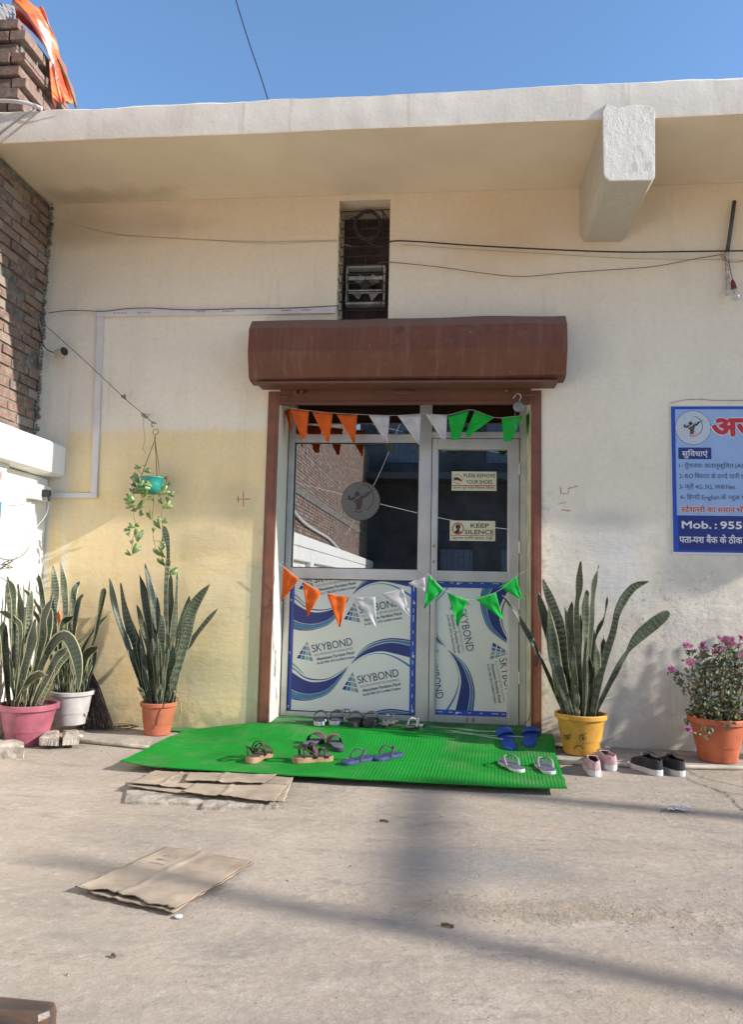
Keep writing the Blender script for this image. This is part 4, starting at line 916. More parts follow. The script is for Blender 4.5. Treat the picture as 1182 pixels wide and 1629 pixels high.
tx('~स|टेशनरी| |का| |समान| |भी', 268, 1160, 640, 62, 0, .06); tx('~स|टेशनरी| |का| |समान| |भी', 274, 1158, 630, 58, 8, .02, .0024)
tx('Mob.| |:| |9559', 284, 1318, 668, 76, 0, .03); tx('पता|-|यश| |बैंक| |के| |ठीक', 258, 1462, 620, 70, 0, .018)
bmx = P.lay(lambda x, y, z: Vector((x, -.006-z, y)))
obj('sheet', bmx, [M_print_white, M_blue, M_skyprint, M_navy, pm('print_pale', (.50, .56, .64), .4, .03), M_blackink, M_skin, pm('print_pink', (.6, .25, .25), .4), M_red, M_ink], BA)
line_thing('electric_wire', wp([(1066, 642), (1085, 637), (1110, 635), (1140, 637), (1182, 637), (1220, 638)], -.008), .0022, M_metalgrey, 'thin grey wire lying along the top edge of the banner', 'wire')
# worn painted marks (red) on the two sides of the doorway
def marks(pts_list, label, w):
    P = Print()
    for L in pts_list:
        Q = [at(*p, 0) for p in L]; P.line([(q.x, q.z) for q in Q], w, 0, 0)
    t = NT('worn_red_paint'); n = t.noise(120, 3); tr = t.n('BsdfTransparent'); mx = t.n('MixShader')
    t.put(t.b.inputs['Base Color'], (.5, .09, .06)); t.l(t.mr(n, .38, .58), mx.inputs[0]); t.l(tr.outputs[0], mx.inputs[1]); t.l(t.b.outputs[0], mx.inputs[2]); t.l(mx.outputs[0], t.out.inputs[0])
    o = obj('painted_mark', P.lay(lambda x, y, z: Vector((x, -.0015, y))), t.m, B); o['label'] = label
marks([[(387, 781), (387, 806)], [(375, 794), (400, 794)], [(379, 788), (379, 800)]], 'faint red plus sign painted on the yellow wall', .008)
marks([[(892, 774), (893, 786), (902, 785)], [(904, 786), (905, 777), (920, 773)], [(888, 803), (893, 800), (902, 800)], [(893, 811), (908, 813)]], 'worn red painted strokes on the wall right of the door', .007)

# ================================================================== LEFT WHITE WALL
q = lambda x, y, X=-3.07: sx_(x, y, X)
s0 = q(45, 768); BX = thing('socket_box', 'white wall socket box with a black plug in the left corner', 'socket', (-3.06, -.35, 1.75))
bm = BM(); a, b = at(45, 766, -.40), at(72, 790, -.10)
box(bm, -3.069, -3.005, -.31, -.075, 1.685, 1.80); obj('box', bm, M_print_white, BX, bev=.006)
bm = BM(); box(bm, -3.005, -2.955, -.215, -.165, 1.715, 1.765); tube(bm, [(-2.96, -.19, 1.72), (-2.955, -.19, 1.68)], .012, 8); obj('plug', bm, M_black, BX, bev=.01)
line_thing('plug_cable', [(-2.955, -.19, 1.69), (-2.965, -.20, 1.58)]+[sx_(x, y, -3.0) for x, y in ((57, 840), (50, 860), (40, 878), (25, 889), (8, 890), (-12, 884))], .005, M_metalgrey, 'grey power cable curving down the white side wall from the black plug', 'cable')
line_thing('electric_wire', [(-3.06, -.26, 1.686)]+[sx_(x, y, -3.055) for x, y in ((47, 810), (40, 840), (30, 870), (20, 892), (12, 905), (16, 930), (20, 950))], .003, M_pvc, 'thin pale wire hanging from the socket box down the white side wall', 'wire')
line_thing('electric_wire', [sx_(x, y, -3.05) for x, y in ((-15, 908), (0, 902), (20, 903), (5, 896), (18, 892), (-5, 912), (10, 925), (14, 945))], .003, M_cable, 'small tangle of dark wire on the white side wall above the pink pot', 'wire')
line_thing('wall_wire', [sx_(x, y, -3.06) for x, y in ((10, 804), (40, 801), (60, 797), (70, 794))], .004, M_pvc, 'pale wire crossing the white side wall under the socket box', 'wire')
p0 = sx_(13, 755, -3.02)
WC = thing('printed_board', 'white and pale blue printed board hanging on the side wall, cut by the left edge', 'board', (-3.03, p0.y-.2, 1.6))
yE = p0.y
bm = BM(); box(bm, -3.06, -3.035, yE-.42, yE, 1.50, 1.86); box(bm, -3.06, -3.022, yE-.43, yE+.005, 1.8605, 1.93); box(bm, -3.05, -3.04, yE-.42, yE-.02, 1.15, 1.499); obj('board', bm, M_print_white, WC, bev=.003)
bm = BM(); box(bm, -3.034, -3.0335, yE-.40, yE-.035, 1.51, 1.62, 1); box(bm, -3.034, -3.0335, yE-.40, yE-.02, 1.625, 1.85, 0)
for yy, zz_, rr in ((yE-.10, 1.79, .04), (yE-.2, 1.72, .05)): lathe(bm, [(rr, 0), (rr, .001)], (-3.0334, yy, zz_), 20, 2, M=Matrix.Rotation(R(90), 4, 'Y'))
box(bm, -3.0395, -3.039, yE-.40, yE-.04, 1.25, 1.34, 3); obj('print', bm, [pm('print_grey_blue', (.42, .46, .52), .4), M_teal, pm('print_salmon', (.6, .25, .2), .4), M_navy], WC)

# ================================================================== FLOOR THINGS
# green ribbed doormat draped over ledge and step
def mat_z(x, y):
    z = .005
    if y > -.47: z = .005+.035*min(1, (y+.47)/.05)
    st = .040+.062*max(0, min(1, (x+1.80)/.42)); q = max(0, min(1, (y+.36)/.24)); q = q*q*(3-2*q)
    z = max(z, .040+(st+.004-.040)*q)
    return z
FL, FR, BR, BLc = gr(190, 1222, .02), gr(903, 1262, .02), gr(868, 1176, .09), gr(286, 1160, .05)
BR.y = -.035; BR.x = .745; BLc.y = -.06; BLc.x = -1.86
bm = BM(); nu, nv = 620, 120
def mf(u, v):
    a = FL.lerp(FR, u); b = BLc.lerp(BR, u); p = a.lerp(b, v); x, y = p.x, p.y
    if v < .5: y += -.03*math.sin(u*3.1)*(1-v*2)
    eg = max(0, 1-min(u, 1-u)*40); x += eg*.009*mnoise.noise(Vector((y*9, 5, 0))); y += max(0, 1-v*25)*.010*mnoise.noise(Vector((x*5, 3, 0)))
    z = mat_z(x, y)+.005*max(0, 1-math.hypot((1-u)*9, v*5))
    z += .024*max(0, mnoise.noise(Vector((x*1.6, y*3.4, 2))))*(1-abs(2*v-1)) + .006*mnoise.noise(Vector((x*3, y*5, 7)))*(v > .02)
    if v < .12: z += .0015*(1-v/.12)*(.4+.6*math.sin(u*2.6)**2)     # front edge lifts off the floor
    if u < .08: z += .018*(1-u/.08)*(1-v)
    ra = max(.25, min(1, (u-.2)*2.4))*(.75+.5*mnoise.noise(Vector((x*3, y*5, 9)))); z += .0011*ra*math.sin(u*2*math.pi*125+.8*mnoise.noise(Vector((x*2, y*4, 1))))+.0007*math.sin(v*2*math.pi*60)+.004*max(0, 1-abs(v-.42-.05*math.sin(u*5))*26)*(u > .35)
    return Vector((x, y, z))
grid(bm, mf, nu, nv)
def turf():
    t = NT('green_ribbed_mat'); n = t.noise(3, 4, .6); f = t.noise(260, 3, .6)
    c = t.mix(t.mr(n, .3, .7), (.006, .245, .022), (.005, .17, .016)); c = t.mix(t.mr(f, .45, .7), c, (.010, .29, .035)); c = t.mix(t.mul(t.mr(t.noise(2.4, 7, .75), .48, .68), .42), c, (.14, .22, .11))
    return t.done(c, .8, t.bump(f, .5, .003), spec=.2)
o = obj('door_mat', bm, turf(), solid=.006, loc=(-.6, -.6, .02)); tag(o, 'large bright green ribbed mat spread in front of the glass door', 'mat')
# darker carpet under it, reaching the sill
bm = BM()
def cf(u, v):
    x = -2.02+2.71*u; y = -.13+.435*v
    st = .101 if -1.355 < x < .685 else .038
    if x < -1.30: st = .101-(.062)*min(1, (-1.30-x)/.5)
    if x < -1.27 or x > .59: y = -.13+.123*v
    return Vector((x, y, st+.002*mnoise.noise(Vector((x*6, y*6, 0)))))
grid(bm, cf, 100, 12); o = obj('carpet', bm, pm('dark_green_carpet', (.045, .17, .05), .9, .25, 8, 120, .4), solid=.004, loc=(-.6, 0, .1)); tag(o, 'dull dark green carpet covering the door step under the bright mat', 'carpet')
bm = BM(); tube(bm, [at(672, 1156, .26), gr(720, 1163, .108), gr(780, 1170, .108), gr(830, 1172, .108), gr(870, 1178, .09)], .0025, 5, sm=5); tube(bm, [gr(668, 1162, .108), gr(740, 1167, .108), gr(800, 1176, .108)], .002, 5, sm=5)
o = obj('loose_string', bm, M_fw, loc=gr(720, 1163, .108)); tag(o, 'pale loose string lying on the dark carpet at the door sill', 'string')
line_thing('electric_wire', [at(846, 1000, .02), at(845, 1060, .02), at(847, 1105, .02), at(843, 1140, .03), at(832, 1155, .1), gr(826, 1168, .11)], .0028, M_rope, 'thin brown wire hanging down inside the right door jamb to the sill', 'wire')
# pipes along the ledge
line_thing('ground_pipe', [gr(60, 1172, .015), gr(175, 1183, .015), gr(236, 1189, .015)], .014, pm('dusty_pipe', (.46, .40, .31), .7, .2), 'dusty cream pipe lying on the ground along the ledge at the left', 'pipe', 10, 0)
line_thing('ground_pipe', [gr(868, 1211, .015), gr(1000, 1217, .015), gr(1100, 1220, .015), gr(1182, 1222, .015), gr(1300, 1228, .015)], .014, pm('cream_pipe', (.60, .54, .43), .6, .12), 'cream pipe lying along the ledge at the right behind the shoes', 'pipe', 10, 0)
bm = BM(); random.seed(41)
for i in range(4): tube(bm, [gr(rnd(165, 195), rnd(1156, 1164), .035), gr(190, rnd(1150, 1157), .06), gr(rnd(200, 222), rnd(1152, 1158), .05), gr(rnd(165, 215), rnd(1156, 1161), .035)], .0025, 5, sm=5)
o = obj('wire_scrap', bm, M_rope, loc=gr(190, 1158, .035)); tag(o, 'scrap of twisted brown wire on the ledge between broom and terracotta pot', 'wire')
bm = BM()
for i in range(4): tube(bm, [gr(rnd(868, 880), rnd(1180, 1186), .035), gr(885, rnd(1186, 1192), .06), gr(rnd(893, 905), rnd(1186, 1194), .035)], .0028, 5, sm=5)
o = obj('wire_scrap', bm, M_cable, loc=gr(885, 1188, .035)); tag(o, 'loop of dark wire on the ledge between the door mat and the yellow pot', 'wire')

def stone(name, corners, z, label, seed, cat='stone', m=None, z0=0.):
    random.seed(seed); P = [gr(x, y, z) for x, y in corners]; bm = BM(); n = 14
    def f(u, v): return (P[0].lerp(P[1], u)).lerp(P[3].lerp(P[2], u), v)
    def top_(u, v):
        p = f(u, v); e = min(u, 1-u, v, 1-v)*8; p.z = z0+(z-z0)*(min(1, .78+.22*e))+.005*mnoise.noise(p*25+Vector((seed, 0, 0))); return p
    V = grid(bm, top_, n, n)
    per = [V[0][i] for i in range(n+1)]+[V[j][n] for j in range(1, n+1)]+[V[n][i] for i in range(n-1, -1, -1)]+[V[j][0] for j in range(n-1, 0, -1)]
    low_ = [bm.verts.new((v.co.x+rnd(-.004, .004), v.co.y+rnd(-.004, .004), z0-.004)) for v in per]
    for i in range(len(per)): k_ = (i+1) % len(per); bm.faces.new((per[i], per[k_], low_[k_], low_[i]))
    bmesh.ops.recalc_face_normals(bm, faces=bm.faces[:])
    o = obj(name, bm, m or M_stone, loc=(P[0].x, P[0].y, z0)); return tag(o, label, cat)
stone('concrete_block', [(-45, 1184), (-50, 1174), (37, 1176), (38, 1184)], .085, 'rough grey concrete block in front of the pink pot', 5, 'block')
stone('brick', [(62, 1171), (68, 1160), (94, 1160), (93, 1172)], .085, 'left dusty brick under the white flower pot', 6, 'brick', z0=.03)
stone('brick', [(100, 1171), (100, 1159), (124, 1159), (127, 1170)], .085, 'right dusty brick under the white flower pot', 7, 'brick', z0=.03)
stone('stone_slab', [(198, 1274), (205, 1240), (335, 1245), (330, 1277)], .016, 'left rough stone slab under the cardboard by the mat', 8, 'slab')
stone('stone_slab', [(320, 1283), (335, 1248), (452, 1252), (440, 1282)], .018, 'right rough stone slab under the cardboard by the mat', 9, 'slab')

def cardsheet(corners, z, seed, lift=.0, notch=0.):
    random.seed(seed); P = [gr(x, y, z) for x, y in corners]; bm = BM()
    def f(u, v):
        uu = u+notch*.012*mnoise.noise(Vector((v*14, seed, 0)))*(abs(2*u-1)); vv = v+notch*(.035*mnoise.noise(Vector((u*4.5, seed, 4)))+.012*mnoise.noise(Vector((u*26, seed, 4))))*(v < .05)
        p = (P[0].lerp(P[1], uu)).lerp(P[3].lerp(P[2], uu), vv); p.z += .006*max(0, 1-abs(u-.42-.02*math.sin(v*9))*22)-.004*max(0, 1-abs(v-.55)*18)+.010*max(0, 1-math.hypot(u*7, v*6))*(seed % 2); p.z += lift*((1-v)**6)*(.5+.5*mnoise.noise(Vector((u*5, seed, 1))))+.006*mnoise.noise(Vector((p.x*4, p.y*6, seed)))+.0025*mnoise.noise(Vector((p.x*18, p.y*22, seed))); return p
    V = grid(bm, f, 60, 34); bm.faces.ensure_lookup_table()
    for i_, fc in enumerate(bm.faces):
        uu, vv = (i_ % 60)/60, (i_//60)/34
        if (seed in (3, 1) and .62 < vv < .68 and (i_ % 7) not in (0,)) or (seed in (2, 6) and .12 < uu < .3 and .55 < vv < .8 and (i_//60) % 3 == 0): fc.material_index = 2
    bmesh.ops.recalc_face_normals(bm, faces=bm.faces[:])
    return bm
def card(corners_list, name, label, group=None):
    for (cs, z, sd, lf, nt), lb_ in zip(corners_list, label):
        o = obj(name, cardsheet(cs, z, sd, lf, nt), [M_card, M_cardedge, M_cardprint], solid=.0035, smooth=True, loc=gr(*cs[0], 0)); m_ = o.modifiers[0]; m_.material_offset_rim = 1; tag(o, lb_, 'cardboard', group)
card([([(198, 1254), (452, 1277), (468, 1234), (240, 1227)], .022, 1, .004, 1), ([(205, 1247), (318, 1258), (345, 1232), (246, 1226)], .030, 2, .010, 1), ([(288, 1262), (437, 1276), (466, 1237), (333, 1230)], .034, 3, .010, 1.5), ([(292, 1243), (420, 1247), (440, 1232), (300, 1228)], .042, 4, .010, 2.5)], 'cardboard_sheet',
     ['lowest wide cardboard sheet of the pile in front of the mat', 'small left cardboard flap of the pile in front of the mat', 'right creased cardboard flap of the pile in front of the mat', 'torn uppermost cardboard strip of the pile at the mat edge'], 'cardboard sheets on the yard')
card([([(118, 1418), (274, 1455), (404, 1372), (262, 1346)], .008, 5, .012, 1), ([(124, 1411), (280, 1448), (400, 1370), (266, 1347)], .017, 6, .014, 1.6)], 'cardboard_sheet', ['lower cardboard layer lying alone on the open yard', 'upper cardboard layer lying alone on the open yard'], 'cardboard sheets on the yard')
# litter
bm = BM(); random.seed(14); lc = gr(1080, 1287, .012)
grid(bm, lambda u, v: lc+Vector(((u-.5)*.13*(1-.3*v), (v-.5)*.07+.02*(u-.5), .012*abs(mnoise.noise(Vector((u*4, v*4, 0))))+.004)), 9, 6); o = obj('plastic_scrap', bm, M_fw, solid=.0008, loc=lc); tag(o, 'crumpled scrap of white plastic on the yard at the right', 'litter')
bm = BM(); lc = gr(284, 1458, .006); lathe(bm, [(.001, -.004), (.012, -.002), (.014, .003), (.001, .005)], lc, 7); o = obj('paper_bit', bm, M_print_white, loc=lc); tag(o, 'tiny white bit beside the lower corner of the lone cardboard', 'litter')
for i, (x, y, lb_) in enumerate(((712, 1472, 'small dark twig lying on the open yard below the cracked patch'), (180, 1520, 'tiny dark pebble on the yard below the lone cardboard'), (611, 1306, 'short dark chip on the yard below the mat edge'))):
    bm = BM(); lc = gr(x, y, .006); tube(bm, [lc+Vector((-.02 if i != 1 else -.006, .004, 0)), lc+Vector((0, 0, .003)), lc+Vector((.02 if i != 1 else .006, -.006, 0))], .005, 6); o = obj(('twig', 'pebble', 'chip')[i], bm, M_cardedge, loc=lc); tag(o, lb_, ('twig', 'pebble', 'chip')[i])
bm = BM(); lc = gr(140, 1180, .04)+Vector((0, 0, 0)); lathe(bm, [(.001, -.01), (.018, -.006), (.022, .004), (.001, .012)], gr(127, 1171, .035), 8); o = obj('paper_bit', bm, M_print_white, loc=gr(127, 1171, .035)); tag(o, 'crumpled white bit beside the bricks of the white pot', 'litter')

# grit, chips and dust crumbs swept about the yard
random.seed(91); bm = BM()
def crumb(x, y, z, s_):
    vs = [bm.verts.new((x+s_*rnd(.6, 1.2)*math.cos(a), y+s_*rnd(.6, 1.2)*math.sin(a), z)) for a in (0, 1.3, 2.6, 3.9, 5.1)]; t_ = bm.verts.new((x+rnd(-.3, .3)*s_, y+rnd(-.3, .3)*s_, z+s_*rnd(.5, 1)))
    for i in range(5): bm.faces.new((vs[i], vs[(i+1) % 5], t_))
for i in range(2600):
    x = rnd(-3, 2.6); y = -.46-4.4*random.random()**1.6; s_ = rnd(.0012, .0035)*(1 if random.random() < .93 else 2.2)
    if -2 < x < .75 and y > -1.25: continue
    crumb(x, y, .0005, s_)
for i in range(500): crumb(rnd(-3, 2.6), -.035-.10*random.random()**2 if random.random() < .6 else -.46+rnd(-.03, .02), .036 if i % 2 else .03, rnd(.0015, .004))
for i in range(260): q_ = gr(rnd(620, 1170), 1440+random.gauss(5, 22)); crumb(q_.x, q_.y, .0005, rnd(.0015, .0045))
o = obj('grit', bm, pm('grit', (.36, .31, .25), .95, .4, 200), smooth=False); o['kind'] = 'stuff'; o['label'] = 'fine grit and plaster crumbs scattered over the concrete yard'; o['category'] = 'grit'
# bench corner at the lower left
zt_ = .40; c_ = gr(97, 1592, zt_); BN = thing('wooden_bench', 'old dark wooden bench end at the lower left corner of the picture', 'bench', (c_.x-.5, c_.y-.02, 0))
p1 = gr(0, 1580, zt_); p2 = gr(84, 1588, zt_); dv = (p2-p1).normalized(); nv_ = Vector((dv.y, -dv.x, 0))
bm = BM(); w_ = .062
oc = [p2-dv*1.1, p2-dv*.0+dv*.0, p2+dv*.008+nv_*.003, p2+dv*.014+nv_*.012, p2+dv*.013+nv_*.03, p2+dv*.002+nv_*.047, p2-dv*.02+nv_*.057, p2-dv*.06+nv_*.062, p2-dv*1.1+nv_*.066]
prism(bm, [(p.x, p.y, zt_) for p in oc[::-1]], (0, 0, -.045))
def woodm():
    t = NT('worn_bench_wood'); n = t.noise(9, 5, .6, 1., stretch=(.4, 3, 1)); f = t.noise(60, 4)
    c = t.mix(t.mr(n, .35, .65), (.11, .066, .042), (.05, .04, .036)); c = t.mix(t.mr(t.noise(16, 4), .68, .74), c, (.35, .33, .3))
    g_ = t.n('NewGeometry'); 
    c = t.mix(t.mr(g_.outputs['Pointiness'], .51, .58), c, (.23, .12, .06))
    return t.done(c, .33, t.bump(f, .2, .003))
obj('seat', bm, woodm(), BN, bev=.012)
for k_ in (.1, .95):
    bm = BM(); b_ = p2-dv*k_+nv_*.03; box(bm, b_.x-.02, b_.x+.02, b_.y-.02, b_.y+.02, 0, zt_-.046); obj('leg', bm, M_wood, BN, bev=.004)

# ------------------------------------------------------------------ pots and plants
def pot(name_root, c, z0, rr, rb, h, m, T, rim=.03, ring=.35):
    bm = BM(); lip = rr*.1
    pr = [(rb*.93, 0), (rb, .004), (rb+(rr-lip-rb)*ring, h*ring), (rb+(rr-lip-rb)*ring+.004, h*ring+.001), (rb+(rr-lip-rb)*ring+.004, h*ring+.006), (rr-lip, h-rim), (rr-.004, h-rim), (rr, h-rim+.004), (rr+.001, h-.006), (rr-.004, h), (rr-lip*.9, h), (rr-lip*1.1, h-.004), (rr-lip*1.25, h-.035), (.001, h-.037)]
    lathe(bm, pr, (c.x, c.y, z0), 56); o = obj('pot', bm, m, T, smooth=True); q_ = o.modifiers.new('e', 'EDGE_SPLIT'); q_.split_angle = R(35)
    bm = BM(); random.seed(int(h*1e4)); R0 = rr-lip*1.3
    grid(bm, lambda u, v: Vector((c.x+R0*v*math.cos(u*6.2832), c.y+R0*v*math.sin(u*6.2832), z0+h-.026+.012*mnoise.noise(Vector((math.cos(u*6.28)*v*4, math.sin(u*6.28)*v*4, h*9))))), 28, 6); obj('soil', bm, M_soil, T)
PROF = [(0, .4), (.12, .5), (.35, .78), (.58, 1), (.74, .88), (.86, .56), (.94, .26), (1, .01)]
def ww(s, prof=PROF):
    for (a, b), (c_, d) in zip(prof, prof[1:]):
        if s <= c_: return b+(d-b)*(s-a)/(c_-a)
    return prof[-1][1]
def blade(bm, uvl, col, P, wm, prof=PROF, tw=None, n=22):
    L = smoothline(P, 8); m = len(L)-1; tw0 = rnd(-.75, .75) if tw is None else tw; tw1 = tw0+(rnd(-.9, .9) if tw is None else rnd(-.25, .25)); rv = random.random(); rows = []
    for i in range(n+1):
        s = i/n; f = s*m; k_ = min(int(f), m-1); p = L[k_].lerp(L[k_+1], f-k_); t_ = (L[min(k_+1, m)]-L[max(k_-1, 0)]).normalized()
        cam_ = (CAM-p).normalized(); side = t_.cross(cam_).normalized(); nr = side.cross(t_).normalized(); a = tw0+(tw1-tw0)*s
        sd = side*math.cos(a)+nr*math.sin(a); nn = -side*math.sin(a)+nr*math.cos(a); w_ = wm*.5*ww(s, prof); cup = (.35-.2*s)*w_
        rows.append([bm.verts.new(p+sd*w_*x-nn*cup*(1-x*x)+nn*.006*math.sin(s*17+rv*9)*x+sd*.003*math.sin(s*11+rv*20)) for x in (-1, -.55, 0, .55, 1)])
    for j, (a, b) in enumerate(zip(rows, rows[1:])):
        for k_ in range(4):
            f = bm.faces.new((a[k_], a[k_+1], b[k_+1], b[k_])); f.smooth = True; us = (0, .225, .5, .775, 1)
            for lp, (uu, vv) in zip(f.loops, ((us[k_], j/n), (us[k_+1], j/n), (us[k_+1], (j+1)/n), (us[k_], (j+1)/n))): lp[uvl].uv = (uu, vv); lp[col] = (rv, rv, rv, 1)
def snake(T, z, L, c, ztop, R0, m, seed, wall_clear=-.035, extra=0, exh=(.2, .5), name='leaf', k=1.):
    random.seed(seed)
    for item in L:
        pts, wpx = item[0], item[1]; prof = item[2] if len(item) > 2 else PROF; tipdy = item[3] if len(item) > 3 else rnd(-.13, .10)
        bm = BM(); uvl = bm.loops.layers.uv.new('UVMap'); col = bm.loops.layers.float_color.new('rnd')
        bx = at(*z(*pts[-1]), c.y); by = c.y+rnd(-.5, .5)*R0*1.2; bx_ = max(c.x-R0*.8, min(c.x+R0*.8, bx.x)); dd = math.sqrt(max(0, R0*R0-(bx_-c.x)**2)); by = max(c.y-dd*.85, min(c.y+dd*.85, by))
        P = [Vector((bx_, by, ztop-.01))]; n = len(pts)
        for i in range(n-2, -1, -1):
            fr = (n-1-i)/(n-1); Y = min(by+tipdy*fr*1.2, wall_clear); P.append(at(*z(*pts[i]), Y))
        blade(bm, uvl, col, P, wpx/230*k, prof, rnd(-.25, .25) if wpx >= 18 else None); obj(name, bm, m, T, solid=.0022)
    for i in range(extra):
        bm = BM(); uvl = bm.loops.layers.uv.new('UVMap'); col = bm.loops.layers.float_color.new('rnd'); a = rnd(0, 6.28); r_ = R0*rnd(.2, .8); hh_ = rnd(*exh)
        b_ = Vector((c.x+r_*math.cos(a), c.y+r_*math.sin(a), ztop-.01)); e_ = b_+Vector((math.cos(a)*hh_*.2, math.sin(a)*hh_*.15, hh_)); e_.y = min(e_.y, wall_clear); mid = b_.lerp(e_, .5)+Vector((rnd(-.01, .01), rnd(-.01, .01), 0))
        blade(bm, uvl, col, [b_, mid, e_], rnd(.022, .04)); obj(name, bm, m, T, solid=.0022)
M_leafg = leaf_mat('snake_leaf', False); M_leafv = leaf_mat('variegated_snake_leaf', True)
# terracotta pot left of the door
c = Vector((-2.03, -.205, 0)); T1 = thing('snake_plant', 'tall dark green snake plant in a small terracotta pot left of the door', 'potted plant', (c.x, c.y, .03), 'potted snake plants along the wall')
pot('pot', c, .03, .128, .09, .225, pm('terracotta_plastic', (.42, .125, .065), .5, .1), T1)
A1 = [([(512, 265), (535, 370), (590, 560), (690, 850)], 11), ([(565, 288), (600, 470), (660, 680), (715, 850)], 15), ([(545, 450), (610, 600), (690, 840)], 9), ([(655, 250), (700, 460), (745, 850)], 14), ([(682, 195), (722, 420), (755, 850)], 13), ([(712, 290), (738, 430), (762, 850)], 10),
      ([(770, 15), (788, 130), (780, 350), (768, 850)], 12, [(0, .7), (.5, .55), (.65, .6), (.82, 1), (.93, .75), (1, .03)]), ([(800, 245), (796, 450), (752, 850)], 15), ([(832, 245), (822, 450), (790, 650), (750, 850)], 14), ([(890, 345), (848, 560), (795, 850)], 18), ([(985, 290), (900, 420), (865, 580), (800, 840)], 20), ([(1030, 402), (920, 530), (850, 640), (805, 850)], 15),
      ([(640, 390), (690, 560), (742, 850)], 11), ([(620, 470), (680, 650), (732, 850)], 10), ([(760, 430), (757, 640), (756, 850)], 15), ([(810, 555), (806, 700), (802, 850)], 10), ([(645, 775), (668, 808), (700, 848)], 7), ([(680, 620), (705, 730), (735, 850)], 12), ([(720, 520), (735, 680), (748, 850)], 14), ([(790, 500), (776, 680), (768, 850)], 13)]
snake(T1, z3, A1, c, .03+.21, .105, M_leafg, 51, extra=18, exh=(.15, .55))
bm = BM(); random.seed(61)
for k_ in range(5): tube(bm, [at(276, 1098, c.y-.1), at(283+k_, 1118, c.y-.13), at(287+rnd(-3, 3), 1128+k_*3, c.y-.13)], .003, 5, sm=3)
M_dry = pm('dry_leaf', (.40, .30, .17), .8, .2); obj('dry_leaf', bm, M_dry, T1)
bm = BM(); tube(bm, [at(149, 905, c.y), at(166, 933, c.y), at(178, 955, c.y)], .002, 5, sm=3); obj('dry_leaf', bm, M_dry, T1)
# yellow pot right
c = Vector((.902, -.235, 0)); T2 = thing('snake_plant', 'tall snake plant in a yellow pot with a drawn frowning face right of the door', 'potted plant', (c.x, c.y, .03), 'potted snake plants along the wall')
pot('pot', c, .03, .171, .115, .262, pm('yellow_plastic', (.58, .31, .045), .48, .12), T2, rim=.034)
bm = BM()
def onpot(px, py):                      # place on the pot's front where the photograph shows it
    d = ray(px, py); t_ = (c.y-.14-CAM.y)/d.y
    for _ in range(12):
        p = CAM+d*t_; z_ = p.z-.03; rad = .115+(.154-.115)*z_/.228+.004; dx = p.x-c.x; yy = c.y-math.sqrt(max(1e-6, rad*rad-dx*dx))-.001; t_ = (yy-CAM.y)/d.y
    return CAM+d*t_
def face(L, w, cl=False): tube(bm, [onpot(*z6(x, y)) for x, y in L], w, 5, sm=4)
face([(252, 1005), (258, 1014), (270, 1012), (282, 1006), (292, 1012)], .0022); face([(330, 1014), (345, 1008), (358, 1008), (368, 1000)], .0022)
for (ex, ey, er) in ((270, 1023, 12), (352, 1028, 14)): face([(ex+er*1.3*math.cos(t), ey+er*math.sin(t)) for t in [6.2832*i/10 for i in range(11)]], .0016); face([(ex+1+4*math.cos(t), ey+5*math.sin(t)) for t in [6.2832*i/6 for i in range(7)]], .0034)
face([(307, 1082), (315, 1068), (330, 1064), (343, 1068), (351, 1082)], .0026)
obj('drawn_face', bm, M_blackink, T2)
A2 = [([(-70, 285), (0, 370), (55, 460), (120, 590), (200, 760), (268, 900)], 9, [(0, .8), (.3, .7), (.55, 1), (.75, .8), (.9, .4), (1, .05)], -.12), ([(145, 195), (180, 300), (235, 470), (270, 700), (305, 900)], 17), ([(122, 265), (150, 400), (195, 560), (250, 900)], 15), ([(172, 345), (200, 560), (235, 730), (290, 905)], 20), ([(190, 605), (225, 720), (255, 820), (290, 910)], 19),
      ([(260, 340), (278, 560), (310, 920)], 9), ([(292, 315), (288, 500), (318, 910)], 12), ([(343, 108), (330, 250), (322, 420), (338, 920)], 15, [(0, .6), (.45, .6), (.62, .62), (.8, 1), (.92, .6), (1, .03)]), ([(372, 255), (368, 400), (352, 910)], 13), ([(435, 128), (408, 260), (392, 480), (360, 920)], 13), ([(340, 380), (326, 620), (332, 920)], 12),
      ([(400, 430), (396, 650), (376, 920)], 14), ([(480, 285), (462, 400), (410, 540), (378, 900)], 8), ([(458, 490), (452, 620), (392, 900)], 12), ([(700, 210), (610, 250), (535, 360), (505, 490), (450, 680), (385, 910)], 14, [(0, .6), (.3, .8), (.5, .65), (.68, 1), (.86, .75), (1, .03)]),
      ([(803, 365), (760, 400), (650, 495), (585, 575), (555, 620), (520, 690), (400, 912)], 22, [(0, .3), (.25, .42), (.40, .42), (.47, .28), (.52, .24), (.6, .62), (.70, .97), (.78, 1), (.88, .74), (.95, .4), (1, .03)]), ([(385, 590), (390, 760), (376, 925)], 13), ([(420, 540), (430, 700), (388, 920)], 14), ([(300, 560), (318, 760), (322, 920)], 13), ([(250, 650), (280, 800), (300, 915)], 11)]
snake(T2, z6, A2, c, .03+.24, .145, M_leafg, 52, extra=20, exh=(.2, .62))
bm = BM(); tube(bm, [at(*z6(330, 935), c.y-.11), at(*z6(336, 880), c.y-.10)], lambda t: .007-.005*t, 6); obj('dry_stub', bm, pm('dry_stub', (.5, .36, .25), .7), T2)
